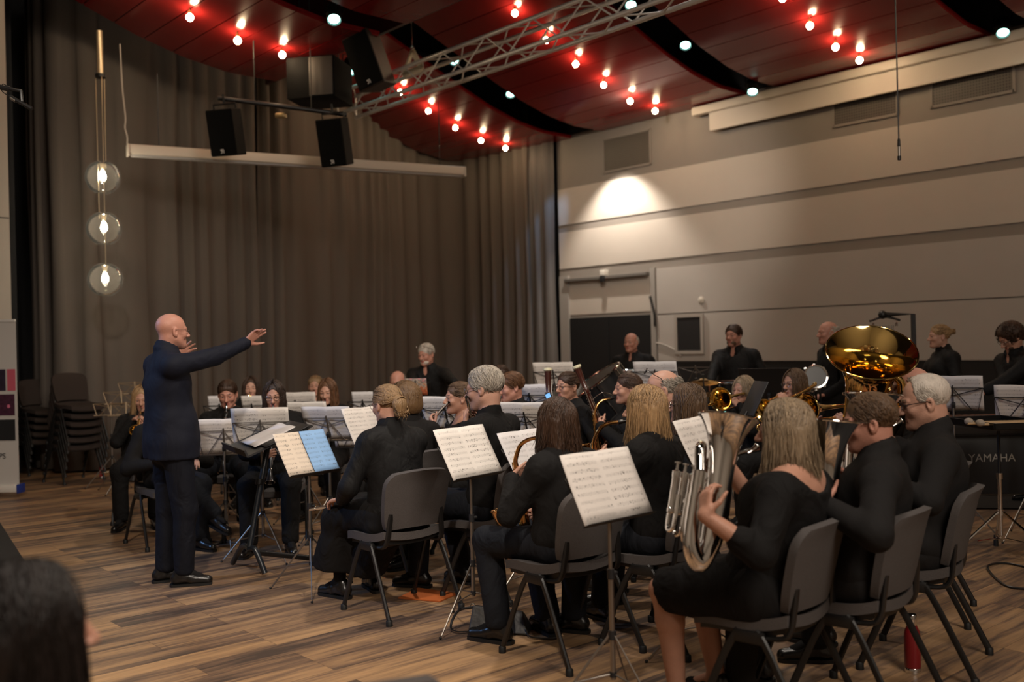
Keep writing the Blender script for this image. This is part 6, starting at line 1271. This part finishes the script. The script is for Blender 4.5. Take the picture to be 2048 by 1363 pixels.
drum(W(1627, 756, 9.6), .10, .2, dirv(185)+V((0, 0, .2)), 'small black drum with chrome rim behind the trombonist with round glasses', DB, mat('dark_skin', (.03, .03, .03), .3))
drum(W(1475, 800, 10.4), .28, .38, V((0, 0, 1)), 'dark drum before the bearded standing man', DB, DB)
# chime frame
a, b2 = W(1765, 629, 10.3), W(1826, 628, 10.3); cf = empty('chime_frame', (b2.x, b2.y, 0), label='black angular frame with hanging chime bar behind the tuba', cat='chimes'); o0 = V((b2.x, b2.y, 0))
MB().tube([b2-o0-V((0, 0, b2.z-.02)), b2-o0, a-o0], .028, 4).build('frame', BMET, cf); MB().ball(a-o0, .045, 12).build('clamp', BMET, cf)
q1, q2 = W(1739, 642, 10.3)-o0, W(1800, 640, 10.3)-o0; MB().tube(smooth_path([q1, (q1+q2)*.5+V((0, 0, .04)), q2], 12), .012, 6).build('chime_bar', BMET, cf)
for t in (.12, .88): q = q1+(q2-q1)*t; MB().torus(q-V((0, 0, .04)), dirv(90), .02, .006, 12, 5).build('hook', CHROME, cf)
for i in range(10): q = q1+(q2-q1)*(.15+.07*i); MB().tube([q-V((0, 0, .05)), q-V((0, 0, .35-.02*i))], .006, 6).build('chime', CHROME, cf)
MB().box((0, 0, .015), (.5, .5, .03), b=.01).build('base_plate', BMET, cf)
# electronic tuner on the bassoon, cable on floor
o = empty('tuner', W(1097, 791, 7.45), rotz(200), 'small blue lit tuner between the bassoons', 'tuner'); MB().box((0, 0, 0), (.05, .016, .05), Matrix.Rotation(.4, 3, 'Y'), b=.012).build('case', EBON, o); MB().box((0, .009, 0), (.038, .002, .034), Matrix.Rotation(.4, 3, 'Y')).build('screen', mat('tuner_screen', (.1, .3, .6), .3, emit=(.25, .55, 1.0), es=.7), o)
o = MB().tube(smooth_path([G(2060, 1180)+V((0, 0, .008)), G(2010, 1172)+V((0, 0, .008)), G(1975, 1136)+V((0, 0, .008)), G(2010, 1128)+V((0, 0, .008)), G(2070, 1140)+V((0, 0, .008))], 30), .007, 6).build('cable', BMET, None); tag(o, 'black cable looping on the floor at the lower right', 'cable')
# microphone near the tablet and tablet stand in front of the trombones
o = empty('tablet', label='dark tablet with bluish screen before the ash blond trombonist', cat='tablet', mw=M4(W(1508, 796, 6.6), faceR(75, -28))); MB().box((0, 0, 0), (.19, .012, .25), b=.006).build('case', DPLAS, o); MB().box((0, .0075, 0), (.17, .002, .225)).build('screen', mat('tablet_screen', (.2, .3, .5), .2, emit=(.35, .5, .8), es=.5), o); MB().tube([(0, -.01, -.1), (0, -.05, -1.0)], .01, 8).build('pole', BMET, o)

# ------------------------------------------------------------------ light
def area(name, loc, target, size, power, col, shape='DISK'):
    l = bpy.data.lights.new(name, 'AREA'); l.energy = power; l.color = col; l.shape = shape; l.size = size; o = bpy.data.objects.new(name, l); C.objects.link(o); o.location = loc
    o.rotation_euler = (V(target)-V(loc)).to_track_quat('-Z', 'Y').to_euler(); return o
def spot(name, loc, target, ang, power, col, blend=.4, r=.06):
    l = bpy.data.lights.new(name, 'SPOT'); l.energy = power; l.color = col; l.spot_size = math.radians(ang); l.spot_blend = blend; l.shadow_soft_size = r; o = bpy.data.objects.new(name, l); C.objects.link(o); o.location = loc
    o.rotation_euler = (V(target)-V(loc)).to_track_quat('-Z', 'Y').to_euler(); return o
WARM = (1.0, .87, .74); COOL = (.86, .95, 1.0)
pw = wallX(1245, 400); spot('wall_washer', (XW-.75, pw.y, 4.66), (XW-.1, pw.y-.02, 2.9), 96, 250, (1.0, .88, .74), .6, .05)
area('house_light', (1.5, -2.5, 5.6), (4.0, 11.0, 2.0), 3.0, 270, WARM)
area('rear_fill', (3.0, 2.0, 6.2), (-4.0, -4.0, 1.5), 1.5, 260, WARM)  # added lamp on the unseen rear walls, for brighter reflections in the silver
spot('wall_fill', (8.3, 8.3, 5.0), (12.5, 10.3, 3.6), 66, 270, (1.0, .85, .70), .8, .2)  # added fill with no visible fixture, brightens the left part of the wall
spot('front_light', (.0, 1.5, 5.6), (3.2, 7.2, .4), 68, 760, WARM, .7, .14); spot('front_light', (7.4, -.5, 5.4), (5.0, 6.5, 1.0), 60, 190, WARM, .7, .14)
spot('top_light', (4.4, 4.6, 5.8), (4.0, 6.4, .6), 95, 420, (1, .9, .78), .7, .12); spot('top_light', (8.5, 6.6, 5.9), (7.5, 5.8, .6), 90, 160, (1, .88, .76), .7, .12)
spot('blue_light', (-.5, 8.5, 3.6), (3.0, 6.5, 1.2), 42, 300, (.25, .5, 1.0), .6, .1)
spot('blue_curtain_light', (12.05, 12.1, 4.9), (12.37, 13.15, 3.3), 34, 60, (.30, .6, 1.0), .6, .05)
for p in LEDS[:3]+LEDS[4:5]: spot('slot_light', p-V((0, 0, .03)), p+V((-.6, -.6, -4)), 60, 60, COOL, .6, .06)
wd = bpy.data.worlds.new('hall'); SC.world = wd; wd.use_nodes = True; wd.node_tree.nodes['Background'].inputs[0].default_value = (.9, .85, .8, 1); wd.node_tree.nodes['Background'].inputs[1].default_value = 0.02
SC.view_settings.view_transform = 'Standard'; SC.view_settings.look = 'None'; SC.view_settings.gamma = 1.0; SC.view_settings.use_curve_mapping = False; SC.view_settings.exposure = 0.08
SC.cycles.use_denoising = True
SC.cycles.max_bounces = 8; SC.cycles.diffuse_bounces = 3; SC.cycles.caustics_refractive = False; SC.cycles.caustics_reflective = False; SC.cycles.sample_clamp_indirect = 6
